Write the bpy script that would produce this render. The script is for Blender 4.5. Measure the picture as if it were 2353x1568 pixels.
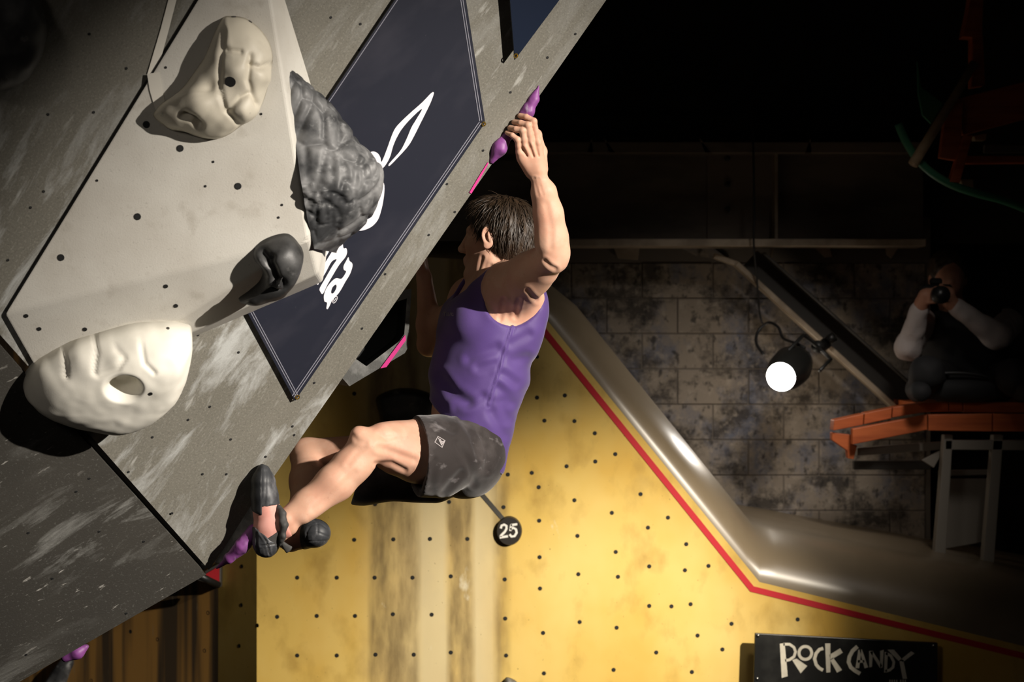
import bpy, bmesh, math, random
import numpy as np
from mathutils import Vector, Matrix
from mathutils.geometry import tessellate_polygon
from mathutils.bvhtree import BVHTree

random.seed(7)
for o in list(bpy.data.objects):
    bpy.data.objects.remove(o)
scene = bpy.context.scene
C = scene.collection

# ------------------------------------------------------------ camera, world, lights, exposure
W_PX, H_PX = 2353.0, 1568.0
LENS = 70.0
F = W_PX * LENS / 36.0
CX, CY = W_PX / 2, H_PX / 2
CAM_Z = 2.3
cam_data = bpy.data.cameras.new('view_camera')
cam_data.lens = LENS
cam_data.sensor_width = 36.0
cam_data.clip_start = 0.05
cam_data.dof.use_dof = True
cam_data.dof.focus_distance = 5.75
cam_data.dof.aperture_fstop = 4.5
cam = bpy.data.objects.new('view_camera', cam_data)
cam.location = (0, 0, CAM_Z)
cam.rotation_euler = (math.radians(90), 0, 0)
C.objects.link(cam)
scene.camera = cam

world = bpy.data.worlds.new('world')
scene.world = world
world.use_nodes = True
world.node_tree.nodes['Background'].inputs[0].default_value = (1.0, 0.86, 0.72, 1)
world.node_tree.nodes['Background'].inputs[1].default_value = 0.004

def spot(name, loc, target, power, angle, blend, radius, color):
    l = bpy.data.lights.new(name, 'SPOT')
    l.energy = power
    l.spot_size = math.radians(angle)
    l.spot_blend = blend
    l.shadow_soft_size = radius
    l.color = color
    o = bpy.data.objects.new(name, l)
    o.location = loc
    d = Vector(target) - Vector(loc)
    o.rotation_euler = d.to_track_quat('-Z', 'Y').to_euler()
    C.objects.link(o)
    return o

KEY = (1.0, 0.92, 0.82)
# stage spotlights of the hall (high on the right, in front of the walls)
spot('stage_light', (4.5, 1.5, 4.05), (-0.33, 5.5, 2.22), 3900, 24, 1.0, 0.045, KEY)
spot('stage_light', (2.4, 5.0, 3.0), (0.02, 8.0, 0.78), 1500, 34.5, 1.0, 0.05, (1.0, 0.90, 0.74))
spot('stage_light', (1.5, 5.6, 4.3), (0.80, 9.5, 1.15), 470, 30, 1.0, 0.4, (1.0, 0.92, 0.84))
# added dim fill spot, left and behind the camera, lifts the climber's shadows
spot('fill_light', (-2.4, -1.2, 4.2), (-0.35, 5.7, 2.2), 120, 24, 1.0, 0.5, (1.0, 0.9, 0.8))

scene.view_settings.view_transform = 'Standard'
scene.view_settings.look = 'None'
scene.view_settings.exposure = 0.0
scene.view_settings.gamma = 1.0
scene.view_settings.use_curve_mapping = False

# ------------------------------------------------------------ helpers: space
def P(px, py, d):
    """point seen at pixel (px, py) at depth d"""
    return Vector(((px - CX) / F * d, d, CAM_Z - (py - CY) / F * d))

CAM = Vector((0, 0, CAM_Z))

class Plane:
    def __init__(self, a, b, c):
        self.o = a
        n = (b - a).cross(c - a).normalized()
        if n.dot(CAM - a) < 0:
            n = -n
        self.n = n
    def at(self, px, py, off=0.0):
        d = P(px, py, 1.0) - CAM
        o = self.o + self.n * off
        t = (o - CAM).dot(self.n) / d.dot(self.n)
        return CAM + d * t

def px_of(v):
    return (CX + v.x / v.y * F, CY - (v.z - CAM_Z) / v.y * F)

# ------------------------------------------------------------ helpers: objects
def link(name, me, mat=None, parent=None, frame=None):
    o = bpy.data.objects.new(name, me)
    C.objects.link(o)
    if mat is not None and not me.materials:
        me.materials.append(mat)
    if frame is not None:
        me.transform(frame.inverted())
        if parent is not None:
            o.parent = parent
            o.matrix_world = frame
        else:
            o.matrix_world = frame
    elif parent is not None:
        o.parent = parent
        o.matrix_parent_inverse = parent.matrix_world.inverted()
    return o

def setp(o, label=None, cat=None, group=None, kind=None):
    if label: o['label'] = label
    if cat: o['category'] = cat
    if group: o['group'] = group
    if kind: o['kind'] = kind
    return o

def empty(name, loc, label, cat, group=None):
    o = bpy.data.objects.new(name, None)
    C.objects.link(o)
    o.empty_display_size = 0.1
    o.location = loc
    o.matrix_world = Matrix.Translation(loc)
    return setp(o, label, cat, group)

def mesh(name, verts, faces, smooth=False):
    me = bpy.data.meshes.new(name)
    me.from_pydata([tuple(v) for v in verts], [], faces)
    bm = bmesh.new()
    bm.from_mesh(me)
    bmesh.ops.recalc_face_normals(bm, faces=bm.faces)
    bm.to_mesh(me)
    bm.free()
    if smooth:
        me.polygons.foreach_set('use_smooth', [True] * len(me.polygons))
    me.update()
    return me

def slab(name, pts, depth_vec, mat, parent=None, bevel=0.0, frame=None):
    """polygon extruded by a vector (pts: front loop)"""
    bm = bmesh.new()
    a = [bm.verts.new(p) for p in pts]
    b = [bm.verts.new(Vector(p) + depth_vec) for p in pts]
    n = len(pts)
    bm.faces.new(a)
    bm.faces.new(list(reversed(b)))
    for i in range(n):
        bm.faces.new((a[i], a[(i + 1) % n], b[(i + 1) % n], b[i]))
    bmesh.ops.recalc_face_normals(bm, faces=bm.faces)
    if bevel > 0:
        bmesh.ops.bevel(bm, geom=list(bm.edges), offset=bevel, segments=2, affect='EDGES', profile=0.5)
    me = bpy.data.meshes.new(name)
    bm.to_mesh(me)
    bm.free()
    return link(name, me, mat, parent, frame)

def box_mesh(name, sx, sy, sz, bevel=0.0):
    bm = bmesh.new()
    bmesh.ops.create_cube(bm, size=1.0)
    bmesh.ops.scale(bm, vec=(sx, sy, sz), verts=bm.verts)
    if bevel > 0:
        bmesh.ops.bevel(bm, geom=list(bm.edges), offset=bevel, segments=1, affect='EDGES')
    me = bpy.data.meshes.new(name)
    bm.to_mesh(me)
    bm.free()
    return me

def beam(name, a, b, w, t, mat, parent=None, up=Vector((0, 1, 0)), bevel=0.003):
    """box from a to b, width w (across, in the picture), thickness t (along `up`)"""
    a, b = Vector(a), Vector(b)
    x = (b - a)
    L = x.length
    x.normalize()
    z = (up - x * up.dot(x)).normalized()
    y = z.cross(x)
    me = box_mesh(name, L, w, t, bevel)
    M = Matrix((x, y, z)).transposed().to_4x4()
    M.translation = (a + b) / 2
    me.transform(M)
    return link(name, me, mat, parent)

def tube_mesh(name, pts, r, seg=10, cap=True, radii=None, smooth=True):
    pts = [Vector(p) for p in pts]
    n = len(pts)
    verts, faces = [], []
    prev = None
    for i, p in enumerate(pts):
        t = (pts[min(i + 1, n - 1)] - pts[max(i - 1, 0)]).normalized()
        if prev is None:
            u = t.orthogonal().normalized()
        else:
            u = (prev - t * prev.dot(t)).normalized()
        prev = u
        v = t.cross(u)
        rr = radii[i] if radii else r
        for k in range(seg):
            a = 2 * math.pi * k / seg
            verts.append(p + (u * math.cos(a) + v * math.sin(a)) * rr)
    for i in range(n - 1):
        for k in range(seg):
            k2 = (k + 1) % seg
            faces.append((i * seg + k, i * seg + k2, (i + 1) * seg + k2, (i + 1) * seg + k))
    if cap:
        faces.append(tuple(range(seg)))
        faces.append(tuple(range((n - 1) * seg, n * seg)))
    return mesh(name, verts, faces, smooth)

def catmull(pts, sub=6, closed=True):
    pts = [np.array(p, float) for p in pts]
    n = len(pts)
    out = []
    rng = range(n) if closed else range(n - 1)
    for i in rng:
        if closed:
            p0, p1, p2, p3 = pts[(i - 1) % n], pts[i], pts[(i + 1) % n], pts[(i + 2) % n]
        else:
            p0, p1, p2, p3 = pts[max(i - 1, 0)], pts[i], pts[i + 1], pts[min(i + 2, n - 1)]
        for k in range(sub):
            t = k / sub
            out.append(0.5 * ((2 * p1) + (-p0 + p2) * t + (2 * p0 - 5 * p1 + 4 * p2 - p3) * t * t + (-p0 + 3 * p1 - 3 * p2 + p3) * t ** 3))
    if not closed:
        out.append(pts[-1])
    return out

def flat_print(name, loops, place, mat, parent, smooth_sub=0):
    """flat lettering: loops = [outer, hole, ...] in 2D, place(x, y) -> point"""
    ls = []
    for l in loops:
        if smooth_sub:
            l = catmull(l, smooth_sub)
        ls.append([Vector((float(p[0]), float(p[1]), 0)) for p in l])
    tris = tessellate_polygon(ls)
    flat = [p for l in ls for p in l]
    verts = [place(p.x, p.y) for p in flat]
    me = bpy.data.meshes.new(name)
    me.from_pydata([tuple(v) for v in verts], [], [tuple(t) for t in tris])
    me.update()
    return link(name, me, mat, parent)

def stroke_poly(pts, w0, w1=None):
    """outline of a thick polyline"""
    pts = [np.array(p, float) for p in pts]
    n = len(pts)
    if w1 is None: w1 = w0
    L, R = [], []
    for i in range(n):
        t = pts[min(i + 1, n - 1)] - pts[max(i - 1, 0)]
        t /= np.linalg.norm(t)
        nrm = np.array([-t[1], t[0]])
        w = (w0 + (w1 - w0) * i / (n - 1)) / 2
        L.append(pts[i] + nrm * w)
        R.append(pts[i] - nrm * w)
    return L + R[::-1]

def arc(cx, cy, rx, ry, a0, a1, n=14):
    return [(cx + rx * math.cos(math.radians(a0 + (a1 - a0) * i / n)), cy + ry * math.sin(math.radians(a0 + (a1 - a0) * i / n))) for i in range(n + 1)]

# ------------------------------------------------------------ helpers: materials
def pmat(name, base, rough=0.6, layers=(), bump=(), metallic=0.0, spec=0.5, sss=0.0, coat=0.0, sheen=0.0, emit=None, rough_var=None, world=False):
    m = bpy.data.materials.new(name)
    m.use_nodes = True
    nt = m.node_tree
    N, Lk = nt.nodes, nt.links
    bs = N['Principled BSDF']
    bs.inputs['Roughness'].default_value = rough
    bs.inputs['Metallic'].default_value = metallic
    bs.inputs['Specular IOR Level'].default_value = spec
    if sss:
        bs.inputs['Subsurface Weight'].default_value = sss
        bs.inputs['Subsurface Radius'].default_value = (0.012, 0.005, 0.003)
        bs.inputs['Subsurface Scale'].default_value = 0.6
    if coat:
        bs.inputs['Coat Weight'].default_value = coat
        bs.inputs['Coat Roughness'].default_value = 0.15
    if sheen:
        bs.inputs['Sheen Weight'].default_value = sheen
    if emit:
        bs.inputs['Emission Color'].default_value = (*emit[:3], 1)
        bs.inputs['Emission Strength'].default_value = emit[3]
    tc = N.new('ShaderNodeTexCoord')
    src_co = N.new('ShaderNodeNewGeometry').outputs['Position'] if world else tc.outputs['Object']
    rgb = N.new('ShaderNodeRGB')
    rgb.outputs[0].default_value = (*base, 1)
    cur = rgb.outputs[0]
    def noise(l):
        mp = N.new('ShaderNodeMapping')
        mp.inputs['Scale'].default_value = l.get('scale', (5, 5, 5))
        mp.inputs['Rotation'].default_value = l.get('rot', (0, 0, 0))
        mp.inputs['Location'].default_value = l.get('loc', (0, 0, 0))
        Lk.new(src_co, mp.inputs[0])
        nz = N.new('ShaderNodeTexNoise')
        nz.inputs['Scale'].default_value = 1.0
        nz.inputs['Detail'].default_value = l.get('detail', 4)
        nz.inputs['Roughness'].default_value = l.get('nr', 0.55)
        nz.inputs['Distortion'].default_value = l.get('dist', 0)
        Lk.new(mp.outputs[0], nz.inputs['Vector'])
        return nz.outputs['Fac']
    for l in layers:
        if 'ramp' in l:
            sx = N.new('ShaderNodeSeparateXYZ')
            Lk.new(src_co, sx.inputs[0])
            src = sx.outputs[l.get('axis', 0)]
            wob = l.get('wobble', 0)
            if wob:
                nf = noise({'scale': l.get('wscale', (3, 3, 3)), 'detail': 3})
                ma = N.new('ShaderNodeMath'); ma.operation = 'MULTIPLY_ADD'
                Lk.new(nf, ma.inputs[0]); ma.inputs[1].default_value = wob
                Lk.new(src, ma.inputs[2])
                src = ma.outputs[0]
            mr = N.new('ShaderNodeMapRange')
            mr.inputs[1].default_value = l['x0']; mr.inputs[2].default_value = l['x1']
            Lk.new(src, mr.inputs[0])
            cr = N.new('ShaderNodeValToRGB')
            els = cr.color_ramp.elements
            for i, (pos, v) in enumerate(l['ramp']):
                e = els[i] if i < 2 else els.new(pos)
                e.position = pos; e.color = (v, v, v, 1)
            Lk.new(mr.outputs[0], cr.inputs[0])
            fac = cr.outputs[0]
            if 'scale' in l:
                nf = noise(l)
                r2 = N.new('ShaderNodeMapRange')
                r2.inputs[1].default_value = l.get('lo', 0.4); r2.inputs[2].default_value = l.get('hi', 0.6)
                Lk.new(nf, r2.inputs[0])
                mu = N.new('ShaderNodeMath'); mu.operation = 'MULTIPLY'
                Lk.new(fac, mu.inputs[0]); Lk.new(r2.outputs[0], mu.inputs[1])
                fac = mu.outputs[0]
        else:
            nf = noise(l)
            r2 = N.new('ShaderNodeMapRange')
            r2.inputs[1].default_value = l.get('lo', 0.4); r2.inputs[2].default_value = l.get('hi', 0.6)
            Lk.new(nf, r2.inputs[0])
            fac = r2.outputs[0]
            if 'mask' in l:
                nf2 = noise(l['mask'])
                r3 = N.new('ShaderNodeMapRange')
                r3.inputs[1].default_value = l['mask'].get('lo', 0.45); r3.inputs[2].default_value = l['mask'].get('hi', 0.6)
                Lk.new(nf2, r3.inputs[0])
                mu = N.new('ShaderNodeMath'); mu.operation = 'MULTIPLY'
                Lk.new(fac, mu.inputs[0]); Lk.new(r3.outputs[0], mu.inputs[1])
                fac = mu.outputs[0]
        f2 = N.new('ShaderNodeMath'); f2.operation = 'MULTIPLY'
        Lk.new(fac, f2.inputs[0]); f2.inputs[1].default_value = l.get('fac', 1.0)
        mx = N.new('ShaderNodeMix'); mx.data_type = 'RGBA'
        Lk.new(f2.outputs[0], mx.inputs[0])
        Lk.new(cur, mx.inputs[6])
        mx.inputs[7].default_value = (*l['color'], 1)
        cur = mx.outputs[2]
    Lk.new(cur, bs.inputs['Base Color'])
    nprev = None
    for b in bump:
        nf = noise(b)
        bp = N.new('ShaderNodeBump')
        bp.inputs['Strength'].default_value = b.get('strength', 0.3)
        bp.inputs['Distance'].default_value = b.get('distance', 0.003)
        Lk.new(nf, bp.inputs['Height'])
        if nprev is not None:
            Lk.new(nprev, bp.inputs['Normal'])
        nprev = bp.outputs[0]
    if nprev is not None:
        Lk.new(nprev, bs.inputs['Normal'])
    if rough_var:
        nf = noise(rough_var)
        r2 = N.new('ShaderNodeMapRange')
        r2.inputs[1].default_value = 0.35; r2.inputs[2].default_value = 0.65
        r2.inputs[3].default_value = rough_var['r0']; r2.inputs[4].default_value = rough_var['r1']
        Lk.new(nf, r2.inputs[0])
        Lk.new(r2.outputs[0], bs.inputs['Roughness'])
    return m

# ------------------------------------------------------------ helpers: implicit shapes (body, clothes, holds)
class Field:
    BIG = 0.09
    def __init__(self, lo, hi, vox):
        self.vox = vox
        self.lo = np.array(lo, np.float32)
        self.n = np.ceil((np.array(hi) - np.array(lo)) / vox).astype(int) + 1
        self.v = np.full(self.n, self.BIG, np.float32)
    def region(self, lo, hi):
        i0 = np.clip(np.floor((np.array(lo) - self.lo) / self.vox).astype(int), 0, self.n)
        i1 = np.clip(np.ceil((np.array(hi) - self.lo) / self.vox).astype(int) + 1, 0, self.n)
        if np.any(i1 <= i0):
            return None
        sl = tuple(slice(a, b) for a, b in zip(i0, i1))
        ax = [self.lo[k] + self.vox * np.arange(i0[k], i1[k], dtype=np.float32) for k in range(3)]
        X, Y, Z = np.meshgrid(*ax, indexing='ij', sparse=True)
        return sl, X, Y, Z
    def comb(self, prim, lo, hi, k=0.02, op='add'):
        m = self.BIG + k
        r = self.region(np.array(lo) - m, np.array(hi) + m)
        if r is None: return
        sl, X, Y, Z = r
        b = prim(X, Y, Z).astype(np.float32)
        a = self.v[sl]
        if op == 'add':
            if k > 0:
                h = np.maximum(k - np.abs(a - b), 0) / k
                self.v[sl] = np.minimum(a, b) - h * h * k * 0.25
            else:
                self.v[sl] = np.minimum(a, b)
        elif op == 'sub':
            nb = -b
            if k > 0:
                h = np.maximum(k - np.abs(a - nb), 0) / k
                self.v[sl] = np.maximum(a, nb) + h * h * k * 0.25
            else:
                self.v[sl] = np.maximum(a, nb)
    # primitives -------------------------------------------------
    def cone(self, a, b, ra, rb, k=0.02, op='add'):
        a = np.array(a, np.float32); b = np.array(b, np.float32)
        d = b - a
        L2 = float(d @ d) + 1e-12
        def f(X, Y, Z):
            t = np.clip(((X - a[0]) * d[0] + (Y - a[1]) * d[1] + (Z - a[2]) * d[2]) / L2, 0, 1)
            q = (X - a[0] - t * d[0]) ** 2 + (Y - a[1] - t * d[1]) ** 2 + (Z - a[2] - t * d[2]) ** 2
            return np.sqrt(q) - (ra + (rb - ra) * t)
        R = max(ra, rb)
        self.comb(f, np.minimum(a, b) - R, np.maximum(a, b) + R, k, op)
    def chain(self, pts, rs, k=0.02, op='add'):
        for i in range(len(pts) - 1):
            self.cone(pts[i], pts[i + 1], rs[i], rs[i + 1], k, op)
    def ell(self, c, axes, r, k=0.02, op='add'):
        """ellipsoid: axes = 3 direction vectors, r = 3 radii"""
        c = np.array(c, np.float32)
        A = [np.array(Vector(v).normalized(), np.float32) for v in axes]
        rm = min(r)
        def f(X, Y, Z):
            s = 0; g = 0
            for v, rr in zip(A, r):
                q = (X - c[0]) * v[0] + (Y - c[1]) * v[1] + (Z - c[2]) * v[2]
                s = s + (q / rr) ** 2
                g = g + (q / rr ** 2) ** 2
            s = np.sqrt(s)
            g = np.sqrt(g) + 1e-9
            return np.where(s < 1e-4, -rm, s * (s - 1.0) / g)
        R = max(r)
        self.comb(f, c - R, c + R, k, op)
    def econe(self, a, b, ra, rb, u, k=0.02, op='add'):
        """segment with elliptic section: ra=(ru, rv); u = first section direction"""
        a = np.array(a, np.float32); b = np.array(b, np.float32)
        d = b - a
        L = float(np.linalg.norm(d))
        dn = d / L
        u = np.array(u, np.float32); u = u - dn * (u @ dn); u /= np.linalg.norm(u)
        w = np.cross(dn, u)
        def f(X, Y, Z):
            x, y, z = X - a[0], Y - a[1], Z - a[2]
            tt = x * dn[0] + y * dn[1] + z * dn[2]
            t = np.clip(tt / L, 0, 1)
            e = tt - t * L
            pu = x * u[0] + y * u[1] + z * u[2]
            pw = x * w[0] + y * w[1] + z * w[2]
            ru = ra[0] + (rb[0] - ra[0]) * t
            rv = ra[1] + (rb[1] - ra[1]) * t
            rm = np.minimum(ru, rv)
            s2 = (pu / ru) ** 2 + (pw / rv) ** 2 + (e / rm) ** 2
            g2 = (pu / ru ** 2) ** 2 + (pw / rv ** 2) ** 2 + (e / rm ** 2) ** 2
            s = np.sqrt(s2)
            return np.where(s < 1e-3, -rm, s * (s - 1) / (np.sqrt(g2) + 1e-9))
        R = max(*ra, *rb)
        self.comb(f, np.minimum(a, b) - R, np.maximum(a, b) + R, k, op)
    def echain(self, pts, rs, u, k=0.02):
        for i in range(len(pts) - 1):
            self.econe(pts[i], pts[i + 1], rs[i], rs[i + 1], u, k)
    def half(self, p, n, k=0.004):
        """remove the side that n points to"""
        p = np.array(p, np.float32); n = np.array(Vector(n).normalized(), np.float32)
        r = self.region(self.lo - 1, self.lo + self.n * self.vox + 1)
        sl, X, Y, Z = r
        b = (X - p[0]) * n[0] + (Y - p[1]) * n[1] + (Z - p[2]) * n[2]
        h = np.maximum(k - np.abs(self.v - b), 0) / k if k > 0 else 0
        self.v = (np.maximum(self.v, b) + h * h * k * 0.25).astype(np.float32)
    def coords(self):
        sl, X, Y, Z = self.region(self.lo - 1, self.lo + self.n * self.vox + 1)
        return X, Y, Z
    def mesh(self):
        """surface nets"""
        v = self.v.copy()
        v[0] = v[-1] = self.BIG; v[:, 0] = v[:, -1] = self.BIG; v[:, :, 0] = v[:, :, -1] = self.BIG
        neg = v < 0
        nx, ny, nz = v.shape
        cnt = np.zeros((nx - 1, ny - 1, nz - 1), np.int8)
        for dx in (0, 1):
            for dy in (0, 1):
                for dz in (0, 1):
                    cnt += neg[dx:nx - 1 + dx, dy:ny - 1 + dy, dz:nz - 1 + dz]
        act = (cnt > 0) & (cnt < 8)
        ids = np.full(act.shape, -1, np.int64)
        cells = np.argwhere(act)
        ids[act] = np.arange(len(cells))
        pos = np.zeros((len(cells), 3)); w = np.zeros(len(cells))
        cor = [(a, b, c) for a in (0, 1) for b in (0, 1) for c in (0, 1)]
        vals = {c: v[cells[:, 0] + c[0], cells[:, 1] + c[1], cells[:, 2] + c[2]] for c in cor}
        for c in cor:
            for ax in range(3):
                if c[ax] == 0:
                    c2 = list(c); c2[ax] = 1; c2 = tuple(c2)
                    a, b = vals[c], vals[c2]
                    cr = (a < 0) != (b < 0)
                    t = np.where(cr, a / np.where(cr, a - b, 1), 0)
                    p = np.zeros((len(cells), 3)); p[:] = c
                    p[:, ax] = t
                    pos += p * cr[:, None]; w += cr
        pos = pos / w[:, None] + cells
        verts = self.lo + pos * self.vox
        quads = []
        for ax in range(3):
            s0 = [slice(None)] * 3; s1 = [slice(None)] * 3
            s0[ax] = slice(0, -1); s1[ax] = slice(1, None)
            a, b = neg[tuple(s0)], neg[tuple(s1)]
            e = np.argwhere(a != b)
            o1, o2 = [(1, 2), (2, 0), (0, 1)][ax]
            ok = (e[:, o1] > 0) & (e[:, o2] > 0) & (e[:, o1] < v.shape[o1] - 1) & (e[:, o2] < v.shape[o2] - 1)
            e = e[ok]
            sgn = a[e[:, 0], e[:, 1], e[:, 2]]
            def idx(d1, d2):
                q = e.copy(); q[:, o1] -= d1; q[:, o2] -= d2
                return ids[q[:, 0], q[:, 1], q[:, 2]]
            q = np.stack([idx(1, 1), idx(0, 1), idx(0, 0), idx(1, 0)], 1)
            q[~sgn] = q[~sgn][:, ::-1]
            quads.append(q)
        return verts, np.concatenate(quads)
    def obj(self, name, mat, parent=None, smooth_it=0, disp=None):
        verts, quads = self.mesh()
        for _ in range(smooth_it):
            acc = np.zeros_like(verts); c = np.zeros(len(verts))
            for i in range(4):
                a, b = quads[:, i], quads[:, (i + 1) % 4]
                np.add.at(acc, a, verts[b]); np.add.at(c, a, 1)
                np.add.at(acc, b, verts[a]); np.add.at(c, b, 1)
            verts = verts * 0.5 + 0.5 * acc / np.maximum(c, 1)[:, None]
        if disp is not None:
            nrm = vnormals(verts, quads)
            verts = verts + nrm * disp(verts, nrm)[:, None]
        me = raw_mesh(name, verts, quads)
        o = link(name, me, mat, parent)
        return o

def vnormals(verts, quads):
    e1 = verts[quads[:, 2]] - verts[quads[:, 0]]
    e2 = verts[quads[:, 3]] - verts[quads[:, 1]]
    fn = np.cross(e1, e2)
    n = np.zeros_like(verts)
    for i in range(4):
        np.add.at(n, quads[:, i], fn)
    return n / (np.linalg.norm(n, axis=1)[:, None] + 1e-12)

def raw_mesh(name, verts, quads, smooth=True):
    me = bpy.data.meshes.new(name)
    verts = np.ascontiguousarray(verts, np.float32); quads = np.ascontiguousarray(quads, np.int32)
    nq, k = quads.shape
    me.vertices.add(len(verts)); me.vertices.foreach_set('co', verts.ravel())
    me.loops.add(nq * k); me.loops.foreach_set('vertex_index', quads.ravel())
    me.polygons.add(nq)
    me.polygons.foreach_set('loop_start', np.arange(nq, dtype=np.int32) * k)
    me.polygons.foreach_set('use_smooth', np.full(nq, smooth))
    me.update(calc_edges=True)
    me.validate()
    return me

_rng = np.random.RandomState(3)
_tab = _rng.rand(32, 32, 32)
def vnoise(p, freq, seed=0):
    """smooth value noise in [-1, 1]; p (n,3)"""
    q = p * freq + np.array([seed * 7.31, seed * 3.17, seed * 5.71])
    i = np.floor(q).astype(int); f = q - i
    f = f * f * (3 - 2 * f)
    r = 0
    for a in (0, 1):
        for b in (0, 1):
            for c in (0, 1):
                w = (f[:, 0] if a else 1 - f[:, 0]) * (f[:, 1] if b else 1 - f[:, 1]) * (f[:, 2] if c else 1 - f[:, 2])
                r = r + w * _tab[(i[:, 0] + a) % 32, (i[:, 1] + b) % 32, (i[:, 2] + c) % 32]
    return r * 2 - 1

def pix(verts):
    return np.stack([CX + verts[:, 0] / verts[:, 1] * F, CY - (verts[:, 2] - CAM_Z) / verts[:, 1] * F], 1)

def seg_dist(q, a, b):
    a = np.array(a, float); b = np.array(b, float)
    d = b - a
    t = np.clip(((q - a) @ d) / (d @ d), 0, 1)
    return np.linalg.norm(q - a - t[:, None] * d, axis=1)

def polyline_dist(q, pts):
    return np.min([seg_dist(q, pts[i], pts[i + 1]) for i in range(len(pts) - 1)], axis=0)

def dome(name, outline_px, plane, height, mat, parent=None, rings=26, prof=0.6, center=None, detail=None, lean=Vector((0, 0, 0)), sub=6, off=0.0):
    """climbing hold: traced base outline on a wall plane, rising to a dome"""
    ol = catmull(outline_px, sub)
    base = [plane.at(p[0], p[1], off) for p in ol]
    n = len(base)
    cen = plane.at(*center, off) if center else sum(base, Vector()) / n
    B = np.array([tuple(b) for b in base]); c = np.array(tuple(cen))
    nrm = np.array(tuple(plane.n)); ln = np.array(tuple(lean))
    verts = []
    for r in range(rings):
        s = 1 - r / rings
        h = height * (1 - s ** (2 / prof)) ** prof
        verts.append(c + (B - c) * s + nrm * h + ln * h)
    verts.append((c + nrm * height + ln * height)[None])
    verts = np.concatenate(verts)
    faces = []
    for r in range(rings - 1):
        for k in range(n):
            k2 = (k + 1) % n
            faces.append((r * n + k, r * n + k2, (r + 1) * n + k2, (r + 1) * n + k))
    top = rings * n
    quads = np.array(faces)
    if detail is not None:
        nv = vnormals(verts, quads)
        if (nv[n:] @ nrm).mean() < 0: nv = -nv
        nv[top] = nrm
        dd = detail(verts)
        dd[:n] = 0
        verts = verts + nv * dd[:, None]
    fl = [tuple(f) for f in faces] + [((rings - 1) * n + k, (rings - 1) * n + (k + 1) % n, top) for k in range(n)] + [tuple(range(n))[::-1]]
    me = mesh(name, [Vector(v) for v in verts], fl, True)
    return link(name, me, mat, parent)

# ------------------------------------------------------------ materials of the place
M = {}
M['grey'] = pmat('grey_wall_paint', (0.155, 0.146, 0.122), 0.62,
    layers=[dict(color=(0.125, 0.118, 0.098), scale=(2.2, 2.6, 2), lo=0.42, hi=0.62, fac=0.7),
            dict(color=(0.25, 0.24, 0.20), scale=(170, 170, 170), lo=0.52, hi=0.68, fac=0.5),
            dict(color=(0.07, 0.066, 0.056), scale=(150, 150, 150), lo=0.56, hi=0.70, fac=0.5, loc=(3, 1, 0)),
            dict(color=(0.43, 0.44, 0.43), ramp=[(0, 0.9), (0.45, 1.0), (0.62, 0.4), (1, 0.18)], axis=0, x0=0.0, x1=1.5, scale=(3.0, 8.5, 5), lo=0.50, hi=0.64, fac=0.85, detail=9, nr=0.66, rot=(0, 0, 0.12), dist=0.5),
            dict(color=(0.50, 0.50, 0.47), scale=(9, 38, 20), lo=0.60, hi=0.70, fac=0.45, detail=6, rot=(0, 0, 0.08), mask=dict(scale=(2, 2, 1), lo=0.46, hi=0.60, loc=(9.2, 0.7, 0)))],
    bump=[dict(scale=(220, 220, 220), strength=0.35, distance=0.002)], spec=0.35)
M['shaded_grey'] = pmat('shaded_underside_paint', (0.05, 0.046, 0.039), 0.62,  # grey paint with the underside's shade put into its colour
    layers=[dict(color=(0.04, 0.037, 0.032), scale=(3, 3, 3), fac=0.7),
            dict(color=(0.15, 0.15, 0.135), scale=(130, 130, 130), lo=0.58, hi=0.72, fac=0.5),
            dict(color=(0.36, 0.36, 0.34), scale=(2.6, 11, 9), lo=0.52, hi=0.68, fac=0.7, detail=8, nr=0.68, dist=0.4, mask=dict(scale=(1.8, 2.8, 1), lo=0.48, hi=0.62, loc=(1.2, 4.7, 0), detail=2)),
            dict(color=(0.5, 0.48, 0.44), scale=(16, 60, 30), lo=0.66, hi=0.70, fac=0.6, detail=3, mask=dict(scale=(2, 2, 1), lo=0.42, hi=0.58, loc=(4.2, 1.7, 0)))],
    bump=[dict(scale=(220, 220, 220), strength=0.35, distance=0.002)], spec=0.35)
M['volume'] = pmat('volume_paint', (0.56, 0.54, 0.49), 0.6,
    layers=[dict(color=(0.44, 0.41, 0.36), scale=(4, 4, 4), lo=0.45, hi=0.7, fac=0.6),
            dict(color=(0.36, 0.33, 0.28), scale=(14, 14, 14), lo=0.6, hi=0.75, fac=0.55),
            dict(color=(0.3, 0.28, 0.25), scale=(160, 160, 160), lo=0.62, hi=0.75, fac=0.5)],
    bump=[dict(scale=(260, 260, 260), strength=0.3, distance=0.0015)], spec=0.3)
M['cream'] = pmat('cream_hold_resin', (0.66, 0.61, 0.50), 0.5,
    layers=[dict(color=(0.42, 0.38, 0.31), scale=(9, 9, 9), lo=0.5, hi=0.75, fac=0.55),
            dict(color=(0.33, 0.30, 0.27), scale=(30, 30, 30), lo=0.66, hi=0.78, fac=0.6)],
    bump=[dict(scale=(300, 300, 300), strength=0.15, distance=0.001)], spec=0.4)
M['white_hold'] = pmat('white_hold_resin', (0.86, 0.83, 0.74), 0.45,
    layers=[dict(color=(0.6, 0.57, 0.49), scale=(6, 6, 6), lo=0.5, hi=0.7, fac=0.5)],
    bump=[dict(scale=(300, 300, 300), strength=0.12, distance=0.001)], spec=0.4)
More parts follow.
